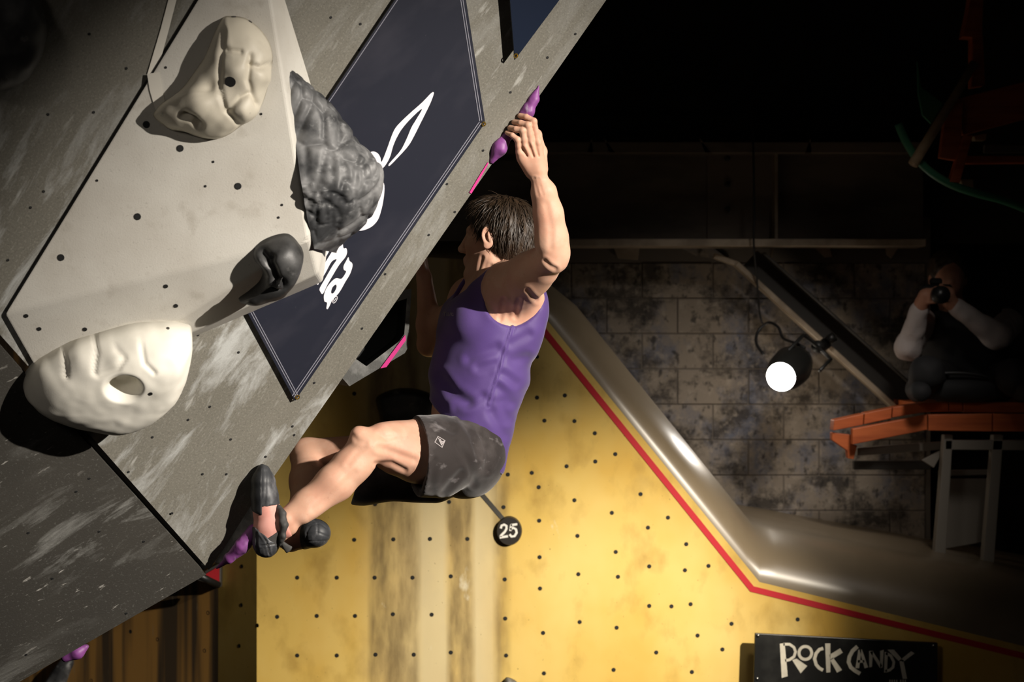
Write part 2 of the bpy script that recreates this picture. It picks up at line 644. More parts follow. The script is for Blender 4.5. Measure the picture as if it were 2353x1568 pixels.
M['black_hold'] = pmat('black_hold_resin', (0.022, 0.022, 0.022), 0.5,
    layers=[dict(color=(0.11, 0.11, 0.11), scale=(10, 10, 10), lo=0.5, hi=0.75, fac=0.7),
            dict(color=(0.3, 0.3, 0.29), scale=(24, 9, 24), lo=0.62, hi=0.8, fac=0.6)],
    bump=[dict(scale=(240, 240, 240), strength=0.2, distance=0.001)], spec=0.5)
M['scale_hold'] = pmat('chalked_black_hold', (0.035, 0.036, 0.038), 0.5,
    layers=[dict(color=(0.24, 0.24, 0.24), scale=(8, 8, 8), lo=0.46, hi=0.68, fac=0.9),
            dict(color=(0.40, 0.40, 0.40), scale=(30, 30, 30), lo=0.6, hi=0.75, fac=0.5)],
    bump=[dict(scale=(240, 240, 240), strength=0.25, distance=0.001)], spec=0.3)
M['purple_hold'] = pmat('purple_hold_resin', (0.22, 0.06, 0.24), 0.5,
    layers=[dict(color=(0.10, 0.05, 0.11), scale=(24, 24, 24), lo=0.5, hi=0.7, fac=0.8),
            dict(color=(0.55, 0.5, 0.56), scale=(60, 16, 20), lo=0.6, hi=0.72, fac=0.6)], spec=0.4)
M['hold_grey'] = pmat('grey_hold_base', (0.09, 0.09, 0.085), 0.6,
    layers=[dict(color=(0.28, 0.28, 0.27), scale=(18, 18, 18), lo=0.48, hi=0.7, fac=0.8)],
    bump=[dict(scale=(200, 200, 200), strength=0.3, distance=0.002)])
M['hole'] = pmat('bolt_hole_black', (0.006, 0.006, 0.006), 0.7)
M['hole_rim'] = pmat('bolt_hole_rim', (0.05, 0.045, 0.04), 0.5)
M['banner'] = pmat('banner_vinyl', (0.0135, 0.0150, 0.025), 0.42,
    layers=[dict(color=(0.030, 0.030, 0.042), scale=(2.5, 12, 6), lo=0.48, hi=0.75, fac=0.7, detail=6, rot=(0, 0, 0.3)),
            dict(color=(0.09, 0.09, 0.1), scale=(60, 60, 60), lo=0.72, hi=0.8, fac=0.35)],
    spec=0.45)
M['banner2'] = pmat('banner_vinyl_navy', (0.004, 0.009, 0.024), 0.4, spec=0.4)
M['stitch'] = pmat('banner_stitching', (0.20, 0.20, 0.24), 0.6)
M['print_white'] = pmat('banner_print_white', (0.72, 0.70, 0.74), 0.5,
    layers=[dict(color=(0.6, 0.58, 0.62), scale=(14, 14, 14), fac=0.4)])
M['brass'] = pmat('brass_grommet', (0.55, 0.36, 0.08), 0.35, metallic=1.0)
M['screw'] = pmat('steel_screw', (0.5, 0.5, 0.48), 0.35, metallic=1.0)
def ypx(px): return (px - CX) / F * 8.0
bandx = dict(x0=ypx(820), x1=ypx(1220))
def bp(px): return (px - 820) / 400.0
M['yellow'] = pmat('yellow_wall_paint', (0.66, 0.455, 0.12), 0.45,
    layers=[dict(color=(0.58, 0.33, 0.045), scale=(2.2, 2.2, 1.6), lo=0.42, hi=0.64, fac=0.7),
            dict(color=(0.76, 0.58, 0.22), scale=(1.6, 2, 1.2), lo=0.5, hi=0.68, fac=0.6, loc=(3, 0, 8)),
            dict(color=(0.36, 0.22, 0.05), scale=(7, 7, 4.5), lo=0.52, hi=0.70, fac=0.6, detail=8),
            dict(color=(0.66, 0.58, 0.38), ramp=[(0, 0), (bp(860), 0.25), (bp(962), 0.7), (bp(985), 1.0), (bp(1030), 1.0), (bp(1048), 0.4), (bp(1088), 0.5), (bp(1105), 1.0), (bp(1140), 0.8), (bp(1165), 0.1), (1, 0)], wobble=0.035, wscale=(4, 4, 2.5), fac=0.75, **bandx),
            dict(color=(0.17, 0.12, 0.055), ramp=[(0, 0), (bp(850), 0), (bp(866), 0.95), (bp(962), 0.85), (bp(978), 0.06), (bp(1030), 0.06), (bp(1044), 0.95), (bp(1090), 0.85), (bp(1104), 0.06), (bp(1138), 0.12), (bp(1152), 0.7), (bp(1170), 0.55), (bp(1186), 0.0), (1, 0)], wobble=0.03, wscale=(5, 5, 2), scale=(16, 16, 4), lo=0.26, hi=0.62, detail=7, fac=0.9, **bandx),
            dict(color=(0.75, 0.7, 0.55), scale=(9, 9, 5), lo=0.67, hi=0.74, fac=0.6, detail=6),
            dict(color=(0.10, 0.07, 0.03), scale=(70, 70, 70), lo=0.70, hi=0.76, fac=0.6, detail=2)],
    bump=[dict(scale=(60, 60, 60), strength=0.12, distance=0.002)], spec=0.4)
M['border'] = pmat('wall_border_paint', (0.20, 0.155, 0.10), 0.33,
    layers=[dict(color=(0.15, 0.115, 0.07), scale=(4, 4, 4), lo=0.42, hi=0.66, fac=0.6),
            dict(color=(0.2, 0.16, 0.1), scale=(50, 50, 50), lo=0.64, hi=0.75, fac=0.4)], spec=0.8)
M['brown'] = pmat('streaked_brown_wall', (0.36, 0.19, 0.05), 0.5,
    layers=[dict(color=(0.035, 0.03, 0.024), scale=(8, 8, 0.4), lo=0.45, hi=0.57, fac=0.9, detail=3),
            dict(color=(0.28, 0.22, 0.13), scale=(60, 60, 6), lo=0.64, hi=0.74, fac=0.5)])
M['red_tape'] = pmat('red_tape', (0.50, 0.016, 0.028), 0.45)
M['pink_tape'] = pmat('pink_tape', (0.58, 0.04, 0.23), 0.45)
M['grey_tape'] = pmat('grey_tape', (0.06, 0.056, 0.05), 0.5)
M['sign_black'] = pmat('sign_black', (0.008, 0.008, 0.008), 0.35,
    layers=[dict(color=(0.03, 0.03, 0.028), scale=(5, 5, 5), fac=0.8)])
M['number_black'] = pmat('number_plate_black', (0.016, 0.013, 0.011), 0.5)
M['letter'] = pmat('sign_lettering', (0.66, 0.62, 0.52), 0.5,
    layers=[dict(color=(0.45, 0.42, 0.36), scale=(18, 18, 18), fac=0.5)])
M['number_white'] = pmat('number_lettering', (0.8, 0.78, 0.74), 0.5)
M['block'] = pmat('painted_concrete_block', (0.25, 0.21, 0.165), 0.8, world=True,
    layers=[dict(color=(0.085, 0.105, 0.16), scale=(4, 4, 3), lo=0.48, hi=0.62, fac=0.75, detail=8, nr=0.65),
            dict(color=(0.035, 0.03, 0.026), scale=(5, 5, 6), lo=0.47, hi=0.60, fac=0.85, detail=9, nr=0.68, loc=(5, 2, 1)),
            dict(color=(0.36, 0.31, 0.25), scale=(24, 24, 24), lo=0.54, hi=0.70, fac=0.6, detail=6),
            dict(color=(0.03, 0.027, 0.025), scale=(26, 26, 18), lo=0.56, hi=0.66, fac=0.8, detail=7)],
    bump=[dict(scale=(30, 30, 30), strength=0.5, distance=0.006, detail=7)], spec=0.2)
M['mortar'] = pmat('block_mortar', (0.13, 0.11, 0.09), 0.9)
M['steel'] = pmat('painted_steel_beam', (0.20, 0.155, 0.115), 0.5,
    layers=[dict(color=(0.09, 0.07, 0.05), scale=(2, 2, 5), lo=0.42, hi=0.62, fac=0.8)])
M['steel_light'] = pmat('pale_steel_edge', (0.42, 0.34, 0.25), 0.45,  # on the brace this pale tone stands for the edge facing the light
    layers=[dict(color=(0.2, 0.15, 0.1), scale=(7, 7, 7), fac=0.7)])
M['brace_dark'] = pmat('dark_steel', (0.045, 0.04, 0.034), 0.6)
M['dark_room'] = pmat('dark_room_paint', (0.045, 0.036, 0.03), 0.9,
    layers=[dict(color=(0.02, 0.016, 0.013), scale=(1.5, 1.5, 4), fac=0.8)])
M['floor'] = pmat('crash_mat_vinyl', (0.04, 0.042, 0.05), 0.6)
M['lamp_black'] = pmat('lamp_housing_black', (0.013, 0.013, 0.012), 0.4)
M['lamp_glow'] = pmat('lamp_lens_glow', (1, 1, 1), 0.4, emit=(1.0, 0.97, 0.93, 30.0))
M['rubber'] = pmat('black_rubber_cable', (0.01, 0.01, 0.01), 0.5)
M['orange_wood'] = pmat('orange_stained_wood', (0.55, 0.13, 0.035), 0.5,
    layers=[dict(color=(0.32, 0.06, 0.015), scale=(3, 30, 30), lo=0.42, hi=0.65, fac=0.7)], spec=0.4)
M['raw_wood'] = pmat('pale_wood', (0.42, 0.30, 0.18), 0.6,
    layers=[dict(color=(0.3, 0.2, 0.11), scale=(6, 40, 40), fac=0.6)])
M['frame_grey'] = pmat('pale_grey_frame', (0.20, 0.18, 0.15), 0.6,
    layers=[dict(color=(0.2, 0.18, 0.15), scale=(6, 6, 6), fac=0.5)])
M['green'] = pmat('green_plastic', (0.05, 0.22, 0.12), 0.35)
M['red_paint'] = pmat('red_paint', (0.42, 0.012, 0.02), 0.5)
M['white_tape'] = pmat('white_tape', (0.66, 0.63, 0.56), 0.55)

# ------------------------------------------------------------ the grey overhanging wall
E_TOP, E_BOT = P(1393, 0, 5.50), P(480, 1310, 5.60)
GP = Plane(E_TOP, E_BOT, P(0, 500, 4.86))
e_dir = (E_TOP - E_BOT).normalized()
e_acr = GP.n.cross(e_dir).normalized()
fr = Matrix((e_dir, e_acr, GP.n)).transposed().to_4x4()
fr.translation = E_BOT
slope = (1393 - 480) / 1310.0
def epx(py): return 1393 - slope * py
g_pts = [GP.at(480, 1310), GP.at(epx(-420), -420), GP.at(-420, -420), GP.at(-420, 300), GP.at(150, 937)]
wall_front = slab('wall_left', g_pts, GP.n * -0.018, M['grey'], frame=fr)
setp(wall_front, 'grey painted overhanging wall panel streaked with chalk', None, None, 'structure')
# panel under it, coloured darker to carry its shade
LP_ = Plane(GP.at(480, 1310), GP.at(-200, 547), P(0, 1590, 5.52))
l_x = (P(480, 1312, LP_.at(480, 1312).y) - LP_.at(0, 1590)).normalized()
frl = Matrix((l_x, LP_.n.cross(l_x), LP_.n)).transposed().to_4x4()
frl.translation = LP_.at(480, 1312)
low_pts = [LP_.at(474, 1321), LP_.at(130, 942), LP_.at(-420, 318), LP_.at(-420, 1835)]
wall_low = slab('wall_underside', low_pts, LP_.n * -0.018, M['shaded_grey'], frame=frl)
setp(wall_low, 'dark underside wall panel scuffed with chalk at lower left', None, None, 'structure')
# the climbed face, turned away from the camera
back = Vector((-0.62, 1.0, 0.0)).normalized() * 1.7
s_in = GP.n * -0.012
eb, et = E_BOT + s_in, GP.at(epx(-420), -420) + s_in
sideN = (et - eb).cross(back).normalized()
if sideN.x < 0: sideN = -sideN
wall_side = slab('wall_overhang', [eb, et, et + back, eb + back], sideN * -0.018, M['grey'])
setp(wall_side, 'steep climbed face of the grey overhang behind its edge', None, None, 'structure')
lb = LP_.at(-420, 1835) + s_in
wall_rear = slab('wall_rear_underside', [eb, lb, lb + back, eb + back], Vector((0, 0, 0.018)), M['shaded_grey'])
setp(wall_rear, 'hidden rear underside of the grey overhang', None, None, 'structure')
# dark strip set back in the gap along the crease
beam('trim_1', GP.at(146, 948, -0.05), GP.at(462, 1300, -0.05), 0.05, 0.05, M['hole_rim'], up=GP.n)
setp(bpy.data.objects['trim_1'], 'dark recessed strip in the seam between the grey panels', None, None, 'structure')

def hole_mesh(r, rim=True):
    bm = bmesh.new()
    seg = 12
    def ring(rr, z): return [bm.verts.new((rr * math.cos(2 * math.pi * k / seg), rr * math.sin(2 * math.pi * k / seg), z)) for k in range(seg)]
    a, b = ring(r, 0.0006), ring(r * 0.72, 0.0010)
    for k in range(seg):
        bm.faces.new((a[k], a[(k + 1) % seg], b[(k + 1) % seg], b[k]))
    c = ring(r * 0.70, 0.0004)
    for k in range(seg):
        bm.faces.new((b[k], b[(k + 1) % seg], c[(k + 1) % seg], c[k]))
    bm.faces.new(c)
    me = bpy.data.meshes.new('bolt_hole')
    bm.to_mesh(me); bm.free()
    me.materials.append(M['hole'])
    return me

def orient(o, loc, n, xdir=None):
    n = Vector(n).normalized()
    x = xdir if xdir is not None else Vector((1, 0, 0))
    x = (x - n * x.dot(n)).normalized()
    y = n.cross(x)
    m = Matrix((x, y, n)).transposed().to_4x4()
    m.translation = loc
    return m

def add_holes(pixels, plane, me, parent, off=0.0):
    for (x, y) in pixels:
        o = bpy.data.objects.new('bolt_hole', me)
        C.objects.link(o)
        o.parent = parent
        o.matrix_parent_inverse = parent.matrix_world.inverted()
        o.matrix_basis = orient(o, plane.at(x, y, off), plane.n)

hm_wall = hole_mesh(0.0038)
add_holes([(110, 263), (70, 477), (265, 340), (205, 78), (18, 598), (290, 157), (215, 258), (100, 440),
           (270, 955), (455, 770), (548, 810), (482, 935), (350, 1005), (530, 1010), (432, 965), (295, 1085),
           (465, 1090), (676, 1000), (672, 980), (520, 1090), (610, 1050), (1173, 212), (1110, 346), (1322, 78),
           (1258, 132), (1045, 487), (1027, 423), (985, 540), (885, 630), (862, 640), (832, 755), (828, 55), (760, 40), (825, 115), (722, 880)], GP, hm_wall, wall_front, 0.0005)
add_holes([(45, 950), (205, 1100), (175, 1130), (228, 1222), (65, 1225), (290, 1410), (60, 1505), (395, 1180), (330, 1245), (120, 1330)], LP_, hm_wall, wall_low, 0.0005)

# ------------------------------------------------------------ yellow wall behind the climber
YP = Plane(P(600, 1000, 8.0), P(1200, 1000, 8.0), P(900, 1400, 8.0))
D8 = 8.0
zf = CAM_Z - 0.0
py_floor = CY + CAM_Z / D8 * F
tape_path = [(1150, 640), (1240, 748), (1728, 1354), (2420, 1525), (2700, 1590)]
in_path = [(880, 585), (1120, 600), (1262, 742), (1745, 1338), (2420, 1502), (2700, 1565)]     # where the border starts to round
out_path = [(880, 545), (1140, 545), (1330, 700), (1750, 1222), (2353, 1332), (2700, 1395)]
y_pts = [YP.at(590, py_floor), YP.at(590, 585)] + [YP.at(*p) for p in in_path] + [YP.at(2700, py_floor)]
wall_mid = slab('wall_center', y_pts, Vector((0, 0.02, 0)), M['yellow'])
setp(wall_mid, 'yellow plywood climbing wall with grey dirt bands and rows of bolt holes', None, None, 'structure')
# folded facet on its left, then a streaked brown facet in shade
YL = Plane(P(590, 1000, 8.0), P(590, 1400, 8.0), P(503, 1400, 8.16))
wf = slab('wall_center_left', [YL.at(590, py_floor), YL.at(590, 585), YL.at(505, 585), YL.at(499, py_floor)], Vector((0, 0.02, 0)), M['yellow'])
setp(wf, 'narrow yellow wall facet left of the fold', None, None, 'structure')
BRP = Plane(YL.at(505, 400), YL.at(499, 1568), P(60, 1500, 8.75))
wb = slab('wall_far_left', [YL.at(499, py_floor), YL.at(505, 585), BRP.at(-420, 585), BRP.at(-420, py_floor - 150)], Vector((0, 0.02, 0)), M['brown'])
setp(wb, 'brown wall facet with dark vertical streaks under the overhang', None, None, 'structure')

# rounded border: loft between the inner and outer paths
def resample(path, n):
    pts = [np.array(p, float) for p in path]
    d = [0]
    for a, b in zip(pts[:-1], pts[1:]): d.append(d[-1] + np.linalg.norm(b - a))
    out = []
    for s in np.linspace(0, 1, n):
        # keep corner correspondence: parametrise by control index
        q = s * (len(pts) - 1)
        i = min(int(q), len(pts) - 2); t = q - i
        out.append(pts[i] * (1 - t) + pts[i + 1] * t)
    return out
NI, NJ = 81, 15
ip, op = resample(in_path, NI), resample(out_path, NI)
bv, bf = [], []
for i in range(NI):
    for j in range(NJ):
        u = j / (NJ - 1)
        a = u * math.pi / 2
        s = math.sin(a)
        dep = 8.0 + 0.32 * (1 - math.cos(a))
        q = ip[i] * (1 - s) + op[i] * s
        base = P(q[0], q[1], 8.0)
        bv.append(Vector((base.x, dep, base.z)))
for i in range(NI - 1):
    for j in range(NJ - 1):
        bf.append((i * NJ + j, (i + 1) * NJ + j, (i + 1) * NJ + j + 1, i * NJ + j + 1))
# side going back to the concrete
kk = len(bv)
for i in range(NI):
    v = bv[i * NJ + NJ - 1]
    bv.append(Vector((v.x, 9.6, v.z)))
for i in range(NI - 1):
    bf.append((i * NJ + NJ - 1, (i + 1) * NJ + NJ - 1, kk + i + 1, kk + i))
trim2 = link('trim_2', mesh('trim_2', bv, bf, True), M['border'])
setp(trim2, 'glossy beige rounded border along the top of the yellow wall', None, None, 'structure')

hm_y = hole_mesh(0.0085)
yh = []
for r, (py, x0, n) in enumerate([(1328, 683, 11), (1416, 638, 6), (1507, 683, 12)]):
    pass
yh = [(683, 1328), (774, 1328), (861, 1328), (948, 1328), (1036, 1325), (637, 1418), (728, 1416), (816, 1416), (903, 1412), (992, 1413),
      (683, 1507), (774, 1507), (863, 1505), (951, 1505), (1036, 1500), (814, 1241), (904, 1240), (988, 1239), (1074, 1239),
      (862, 1159), (1032, 1154), (1160, 1332), (1161, 1422), (1163, 1507), (1240, 1281), (1241, 1353), (1248, 1455), (1250, 1548),
      (1239, 1197), (1238, 1120), (1167, 1091), (1157, 1166), (1222, 1087), (1302, 1072), (1320, 1150), (1327, 1232), (1329, 1320), (1420, 1326),
      (1472, 1136), (1367, 996), (1368, 1061), (1414, 1044), (1320, 968), (1298, 909), (1251, 967), (1234, 914), (1234, 820), (1175, 957),
      (1406, 1179), (1489, 1213), (1535, 1190), (1577, 1251), (1628, 1301), (1415, 1269), (1492, 1302), (1492, 1393), (1587, 1389), (1574, 1311),
      (1417, 1443), (1543, 1394), (1603, 1461), (1660, 1493), (1833, 1424), (1681, 1434), (1508, 1500), (1332, 1430), (1410, 1540), (1590, 1545), (814, 905), (990, 1120)]
add_holes(yh, YP, hm_y, wall_mid, 0.0005)
add_holes([(556, 1302), (555, 1391), (550, 1485), (592, 1438)], YL, hm_y, wf, 0.0005)
add_holes([(300, 1452), (210, 1565), (362, 1470), (478, 1409), (470, 1496)], BRP, hm_y, wb, 0.0005)

# red tape line
def tape_strip(name, path, plane, w, mat, label, off=0.002, cat='tape'):
    pts = [plane.at(x, y, off) for x, y in path]
    n = plane.n
    L, R = [], []
    for i, p in enumerate(pts):
        dirs = []
        if i > 0: dirs.append((p - pts[i - 1]).normalized())
        if i < len(pts) - 1: dirs.append((pts[i + 1] - p).normalized())
        t = sum(dirs, Vector()).normalized()
        s = n.cross(t).normalized()
        k = 1 / max(0.3, dirs[0].dot(t))
        ww = w[i] if isinstance(w, (list, tuple)) else w
        L.append(p + s * ww / 2 * k); R.append(p - s * ww / 2 * k)
    v = L + R
    m = len(pts)
    f = [(i, i + 1, m + i + 1, m + i) for i in range(m - 1)]
    th = -n * 0.0015
    v2 = v + [a + th for a in v]
    k = 2 * m
    f += [(i + k, m + i + k, m + i + 1 + k, i + 1 + k) for i in range(m - 1)]
    f += [(i, i + k, i + 1 + k, i + 1) for i in range(m - 1)] + [(m + i, m + i + 1, m + i + 1 + k, m + i + k) for i in range(m - 1)]
    o = link(name, mesh(name, v2, f), mat)
    return setp(o, label, cat)
tape_strip('red_tape', tape_path[0:4], YP, 0.024, M['red_tape'], 'red tape line running down the edge of the yellow wall', off=0.0025)
GT = Plane(P(480, 1310, 5.6), P(1393, 0, 5.5), P(0, 500, 4.86))
tape_strip('pink_tape', [(1122, 374), (1102, 408), (1081, 444)], GP, [0.004, 0.0075, 0.008], M['pink_tape'], 'thin pink tape on the grey edge above the climber\'s head', off=0.003)

# ------------------------------------------------------------ concrete block wall, beam, ceiling, floor
D95 = 9.5
BP9 = Plane(P(1200, 800, D95), P(1800, 800, D95), P(1500, 1200, D95))
wback = slab('wall_back', [BP9.at(200, 500, -0.006), BP9.at(2138, 500, -0.006), BP9.at(2138, 1700, -0.006), BP9.at(200, 1700, -0.006)], Vector((0, 0.05, 0)), M['mortar'])
setp(wback, 'stained concrete block wall behind the spotlight', None, None, 'structure')
pw, ph = 163.0, 81.5
bw, bh = pw / F * D95, ph / F * D95
blk = [box_mesh('concrete_block', bw - 0.005, 0.05, bh - 0.005, 0.003), box_mesh('concrete_block_half', bw / 2 - 0.005, 0.05, bh - 0.005, 0.003)]
for b_ in blk: b_.materials.append(M['block'])
row = 0
for r in range(-6, 3):
    yc = 1093 + ph * (r + 0.5)
    offx = 1801 if r % 2 == 0 else 1882.5
    for c in range(-5, 3):
        xl = offx + pw * c
        if xl + pw < 1140 or xl > 2130: continue
        half = xl + pw > 2140
        xc = xl + (pw / 4 if half else pw / 2)
        if half and xl + pw / 2 > 2142: continue
        p = BP9.at(xc, yc, 0.0)
        o = bpy.data.objects.new('concrete_block', blk[1] if half else blk[0])
        C.objects.link(o)
        o.parent = wback
        o.matrix_basis = Matrix.Translation(p + Vector((0, 0.026 + random.uniform(-0.003, 0.003), 0)))

# dark far walls, ceiling, floor
w1 = slab('wall_upper_back', [P(200, -1400, 9.6), P(2900, -1400, 9.6), P(2900, 560, 9.6), P(200, 560, 9.6)], Vector((0, 0.05, 0)), M['dark_room'])
setp(w1, 'dark upper back wall above the steel beam', None, None, 'structure')
w2 = slab('wall_right_back', [P(2138, 540, 10.2), P(3100, 540, 10.2), P(3100, 1900, 10.2), P(2138, 1900, 10.2)], Vector((0, 0.05, 0)), M['dark_room'])
setp(w2, 'dark far wall behind the photographer', None, None, 'structure')
fl = slab('floor', [(-6, -3, 0), (7, -3, 0), (7, 10.3, 0), (-6, 10.3, 0)], Vector((0, 0, -0.2)), M['floor'])
setp(fl, 'dark padded floor of the climbing hall', None, None, 'structure')
ce = slab('ceiling', [(-6, -3, 6.2), (7, -3, 6.2), (7, 10.3, 6.2), (-6, 10.3, 6.2)], Vector((0, 0, 0.1)), M['dark_room'])
setp(ce, 'dark ceiling of the climbing hall', None, None, 'structure')

def rect_slab(name, x0, y0, x1, y1, d, th, mat, parent=None, bevel=0.003):
    a, b = P(x0, y0, d), P(x1, y1, d)
    return slab(name, [Vector((a.x, d, a.z)), Vector((b.x, d, a.z)), Vector((b.x, d, b.z)), Vector((a.x, d, b.z))], Vector((0, th, 0)), mat, parent, bevel)

sb = empty('steel_beam', P(1680, 560, 9.3), 'long dark painted steel beam crossing behind the climber\'s raised arm', 'beam')
rect_slab('web', 900, 334, 2122, 552, 9.36, 0.06, M['steel'], sb)
rect_slab('top_flange', 900, 326, 2122, 352, 9.20, 0.2, M['steel'], sb)
rect_slab('bottom_flange', 900, 549, 2128, 566, 9.18, 0.22, M['steel_light'], sb)
rect_slab('stiffener', 1780, 352, 1788, 549, 9.24, 0.13, M['steel_light'], sb)
rect_slab('splice_plate', 1625, 352, 1780, 549, 9.345, 0.02, M['steel'], sb)
bolt_me = None
for (x, y) in [(1671, 365), (1671, 425), (1671, 480)]:
    p = P(x, y, 9.34)
    me = tube_mesh('bolt', [p, p + Vector((0, -0.02, 0))], 0.014, 6)
    link('bolt', me, M['brace_dark'], sb)
for (x, s) in [(1348, 1), (1620, -1), (1850, 1), (1400, -1)]:
    a, b = P(x, 352, 9.2), P(x + 12 * s, 318, 9.2)
    slab('clip', [a, a + Vector((0.03, 0, 0)), b], Vector((0, 0.02, 0)), M['steel_light'], sb)
ub = empty('upper_beam', P(1680, 300, 9.4), 'dim upper timber beam above the steel beam', 'beam')
rect_slab('face_board', 900, 264, 2080, 297, 9.42, 0.08, M['dark_room'], ub)
rect_slab('seam_strip', 1724, 262, 1729, 299, 9.412, 0.02, M['brace_dark'], ub, 0)
rect_slab('bracket', 1343, 272, 1349, 288, 9.412, 0.02, M['brace_dark'], ub, 0)
# broken plaster flakes just under the beam
for k, poly in enumerate([[(1410, 567), (1470, 567), (1466, 598), (1420, 594)], [(1560, 567), (1635, 567), (1680, 600), (1600, 588)], [(1870, 567), (1906, 567), (1912, 590), (1896, 592)], [(2036, 567), (2066, 567), (2048, 594), (2038, 586)], [(1772, 567), (1780, 567), (1772, 600)]]):
    o = slab('plaster_flake', [BP9.at(x, y, 0.02) for x, y in poly], Vector((0, 0.015, 0)), M['steel_light'] if k != 1 else M['block'])
    setp(o, ['square plaster flake hanging under the steel beam nearest the climber', 'long cracked plaster strip under the steel beam', 'small plaster flake under the beam above the diagonal brace', 'ragged plaster flake under the beam end by the photographer', 'thin pointed plaster sliver under the beam stiffener'][k], 'plaster', 'plaster flakes under the beam')

# diagonal brace with the lamp
br = empty('diagonal_brace', P(2050, 930, 9.3), 'diagonal steel brace sloping down to the orange platform', 'brace')
beam('flange', P(1690, 606, 9.28), P(2056, 938, 9.28), 0.024, 0.10, M['steel_light'], br)
beam('web_plate', P(1722, 596, 9.36), P(2096, 930, 9.36), 0.11, 0.012, M['brace_dark'], br)  # dark tone carries the shadow side of the brace
beam('rear_flange', P(1752, 582, 9.3), P(2122, 912, 9.3), 0.012, 0.10, M['brace_dark'], br)
beam('end_piece', P(1640, 588, 9.3), P(1694, 608, 9.3), 0.024, 0.06, M['steel_light'], br)

# ------------------------------------------------------------ spotlight
lampc = P(1795, 866, 8.75)
lax = Vector((-0.36, -0.90, -0.22)).normalized()        # where the lens looks
lamp = empty('spotlight', P(1880, 820, 9.2), 'lit black stage spotlight clamped to the diagonal brace', 'lamp')
r_l = 0.068
pr = [(0.0, 0.001), (0.0, 0.062), (0.012, 0.070), (0.10, 0.088), (0.20, 0.092), (0.27, 0.080), (0.30, 0.045), (0.31, 0.001)]
u_ = lax.orthogonal().normalized(); v_ = lax.cross(u_)
seg = 28
hv, hf = [], []
for (s, r) in pr[1:]:
    for k in range(seg):
        a = 2 * math.pi * k / seg
        hv.append(lampc - lax * s + (u_ * math.cos(a) + v_ * math.sin(a)) * r)
for i in range(len(pr) - 2):
    for k in range(seg):
        hf.append((i * seg + k, i * seg + (k + 1) % seg, (i + 1) * seg + (k + 1) % seg, (i + 1) * seg + k))
hf.append(tuple(range((len(pr) - 2) * seg, (len(pr) - 1) * seg)))
link('housing', mesh('housing', hv, hf, True), M['lamp_black'], lamp)
lv = [lampc + lax * 0.004 + (u_ * math.cos(2 * math.pi * k / seg) + v_ * math.sin(2 * math.pi * k / seg)) * 0.0645 for k in range(seg)]
lv2 = [lampc + lax * 0.016 + (u_ * math.cos(2 * math.pi * k / seg) + v_ * math.sin(2 * math.pi * k / seg)) * 0.04 for k in range(seg)]
lf = [(k, (k + 1) % seg, seg + (k + 1) % seg, seg + k) for k in range(seg)] + [tuple(range(seg, 2 * seg))]
lens = link('lens', mesh('lens', lv + lv2, lf, True), M['lamp_glow'], lamp)
lens['label'] = 'glowing white lens'
cl = P(1893, 797, 9.2)
yk = [P(1812, 806, 8.86), P(1846, 770, 8.95), P(1909, 826, 9.0), P(1884, 852, 8.9)]
link('yoke', tube_mesh('yoke', [lampc - lax * 0.12 + u_ * 0.0, yk[0], yk[1], P(1878, 796, 9.0), yk[2], yk[3]], 0.009, 8), M['lamp_black'], lamp)
link('clamp', tube_mesh('clamp', [P(1878, 796, 9.0), P(1885, 800, 9.12), P(1897, 790, 9.2)], 0.028, 10), M['lamp_black'], lamp)
kn = P(1902, 783, 9.16)
link('clamp_knob', tube_mesh('clamp_knob', [kn, kn + Vector((0.03, -0.01, 0.02))], 0.022, 10), M['lamp_black'], lamp)
cp = catmull([P(1755, 815, 9.1), P(1738, 790, 9.15), P(1742, 762, 9.2), P(1765, 742, 9.2), P(1788, 752, 9.15), P(1800, 778, 9.1), P(1830, 790, 9.0), P(1850, 800, 8.97)], 6, False)
link('cable', tube_mesh('cable', [Vector(c) for c in cp], 0.007, 8), M['rubber'], lamp)
sl_ = bpy.data.lights.new('lamp_light', 'SPOT'); sl_.energy = 7; sl_.spot_size = math.radians(120); sl_.spot_blend = 0.8; sl_.shadow_soft_size = 0.06; sl_.color = (1, 0.93, 0.84)
slo = bpy.data.objects.new('lamp_light', sl_); C.objects.link(slo); slo.parent = lamp
slo.matrix_parent_inverse = lamp.matrix_world.inverted()
slo.matrix_basis = Matrix.Translation(lampc + lax * 0.05) @ lax.to_track_quat('-Z', 'Y').to_matrix().to_4x4()
# added point light behind the lamp makes the halo on the block wall
spl = bpy.data.lights.new('halo_light', 'POINT'); spl.energy = 1.6; spl.shadow_soft_size = 0.05; spl.color = (1, 0.86, 0.7)
splo = bpy.data.objects.new('halo_light', spl); C.objects.link(splo); splo.parent = lamp
splo.matrix_parent_inverse = lamp.matrix_world.inverted()
splo.matrix_basis = Matrix.Translation(P(1800, 905, 9.12))
hc = catmull([P(1727, 200, 9.15), P(1731, 350, 9.12), P(1733, 480, 9.12), P(1732, 560, 9.12), P(1739, 640, 9.2), P(1745, 715, 9.25), P(1752, 745, 9.25)], 5, False)
setp(link('hanging_cable', tube_mesh('hanging_cable', [Vector(c) for c in hc], 0.005, 6), M['rubber']), 'thin black cable hanging in front of the steel beam', 'cable')

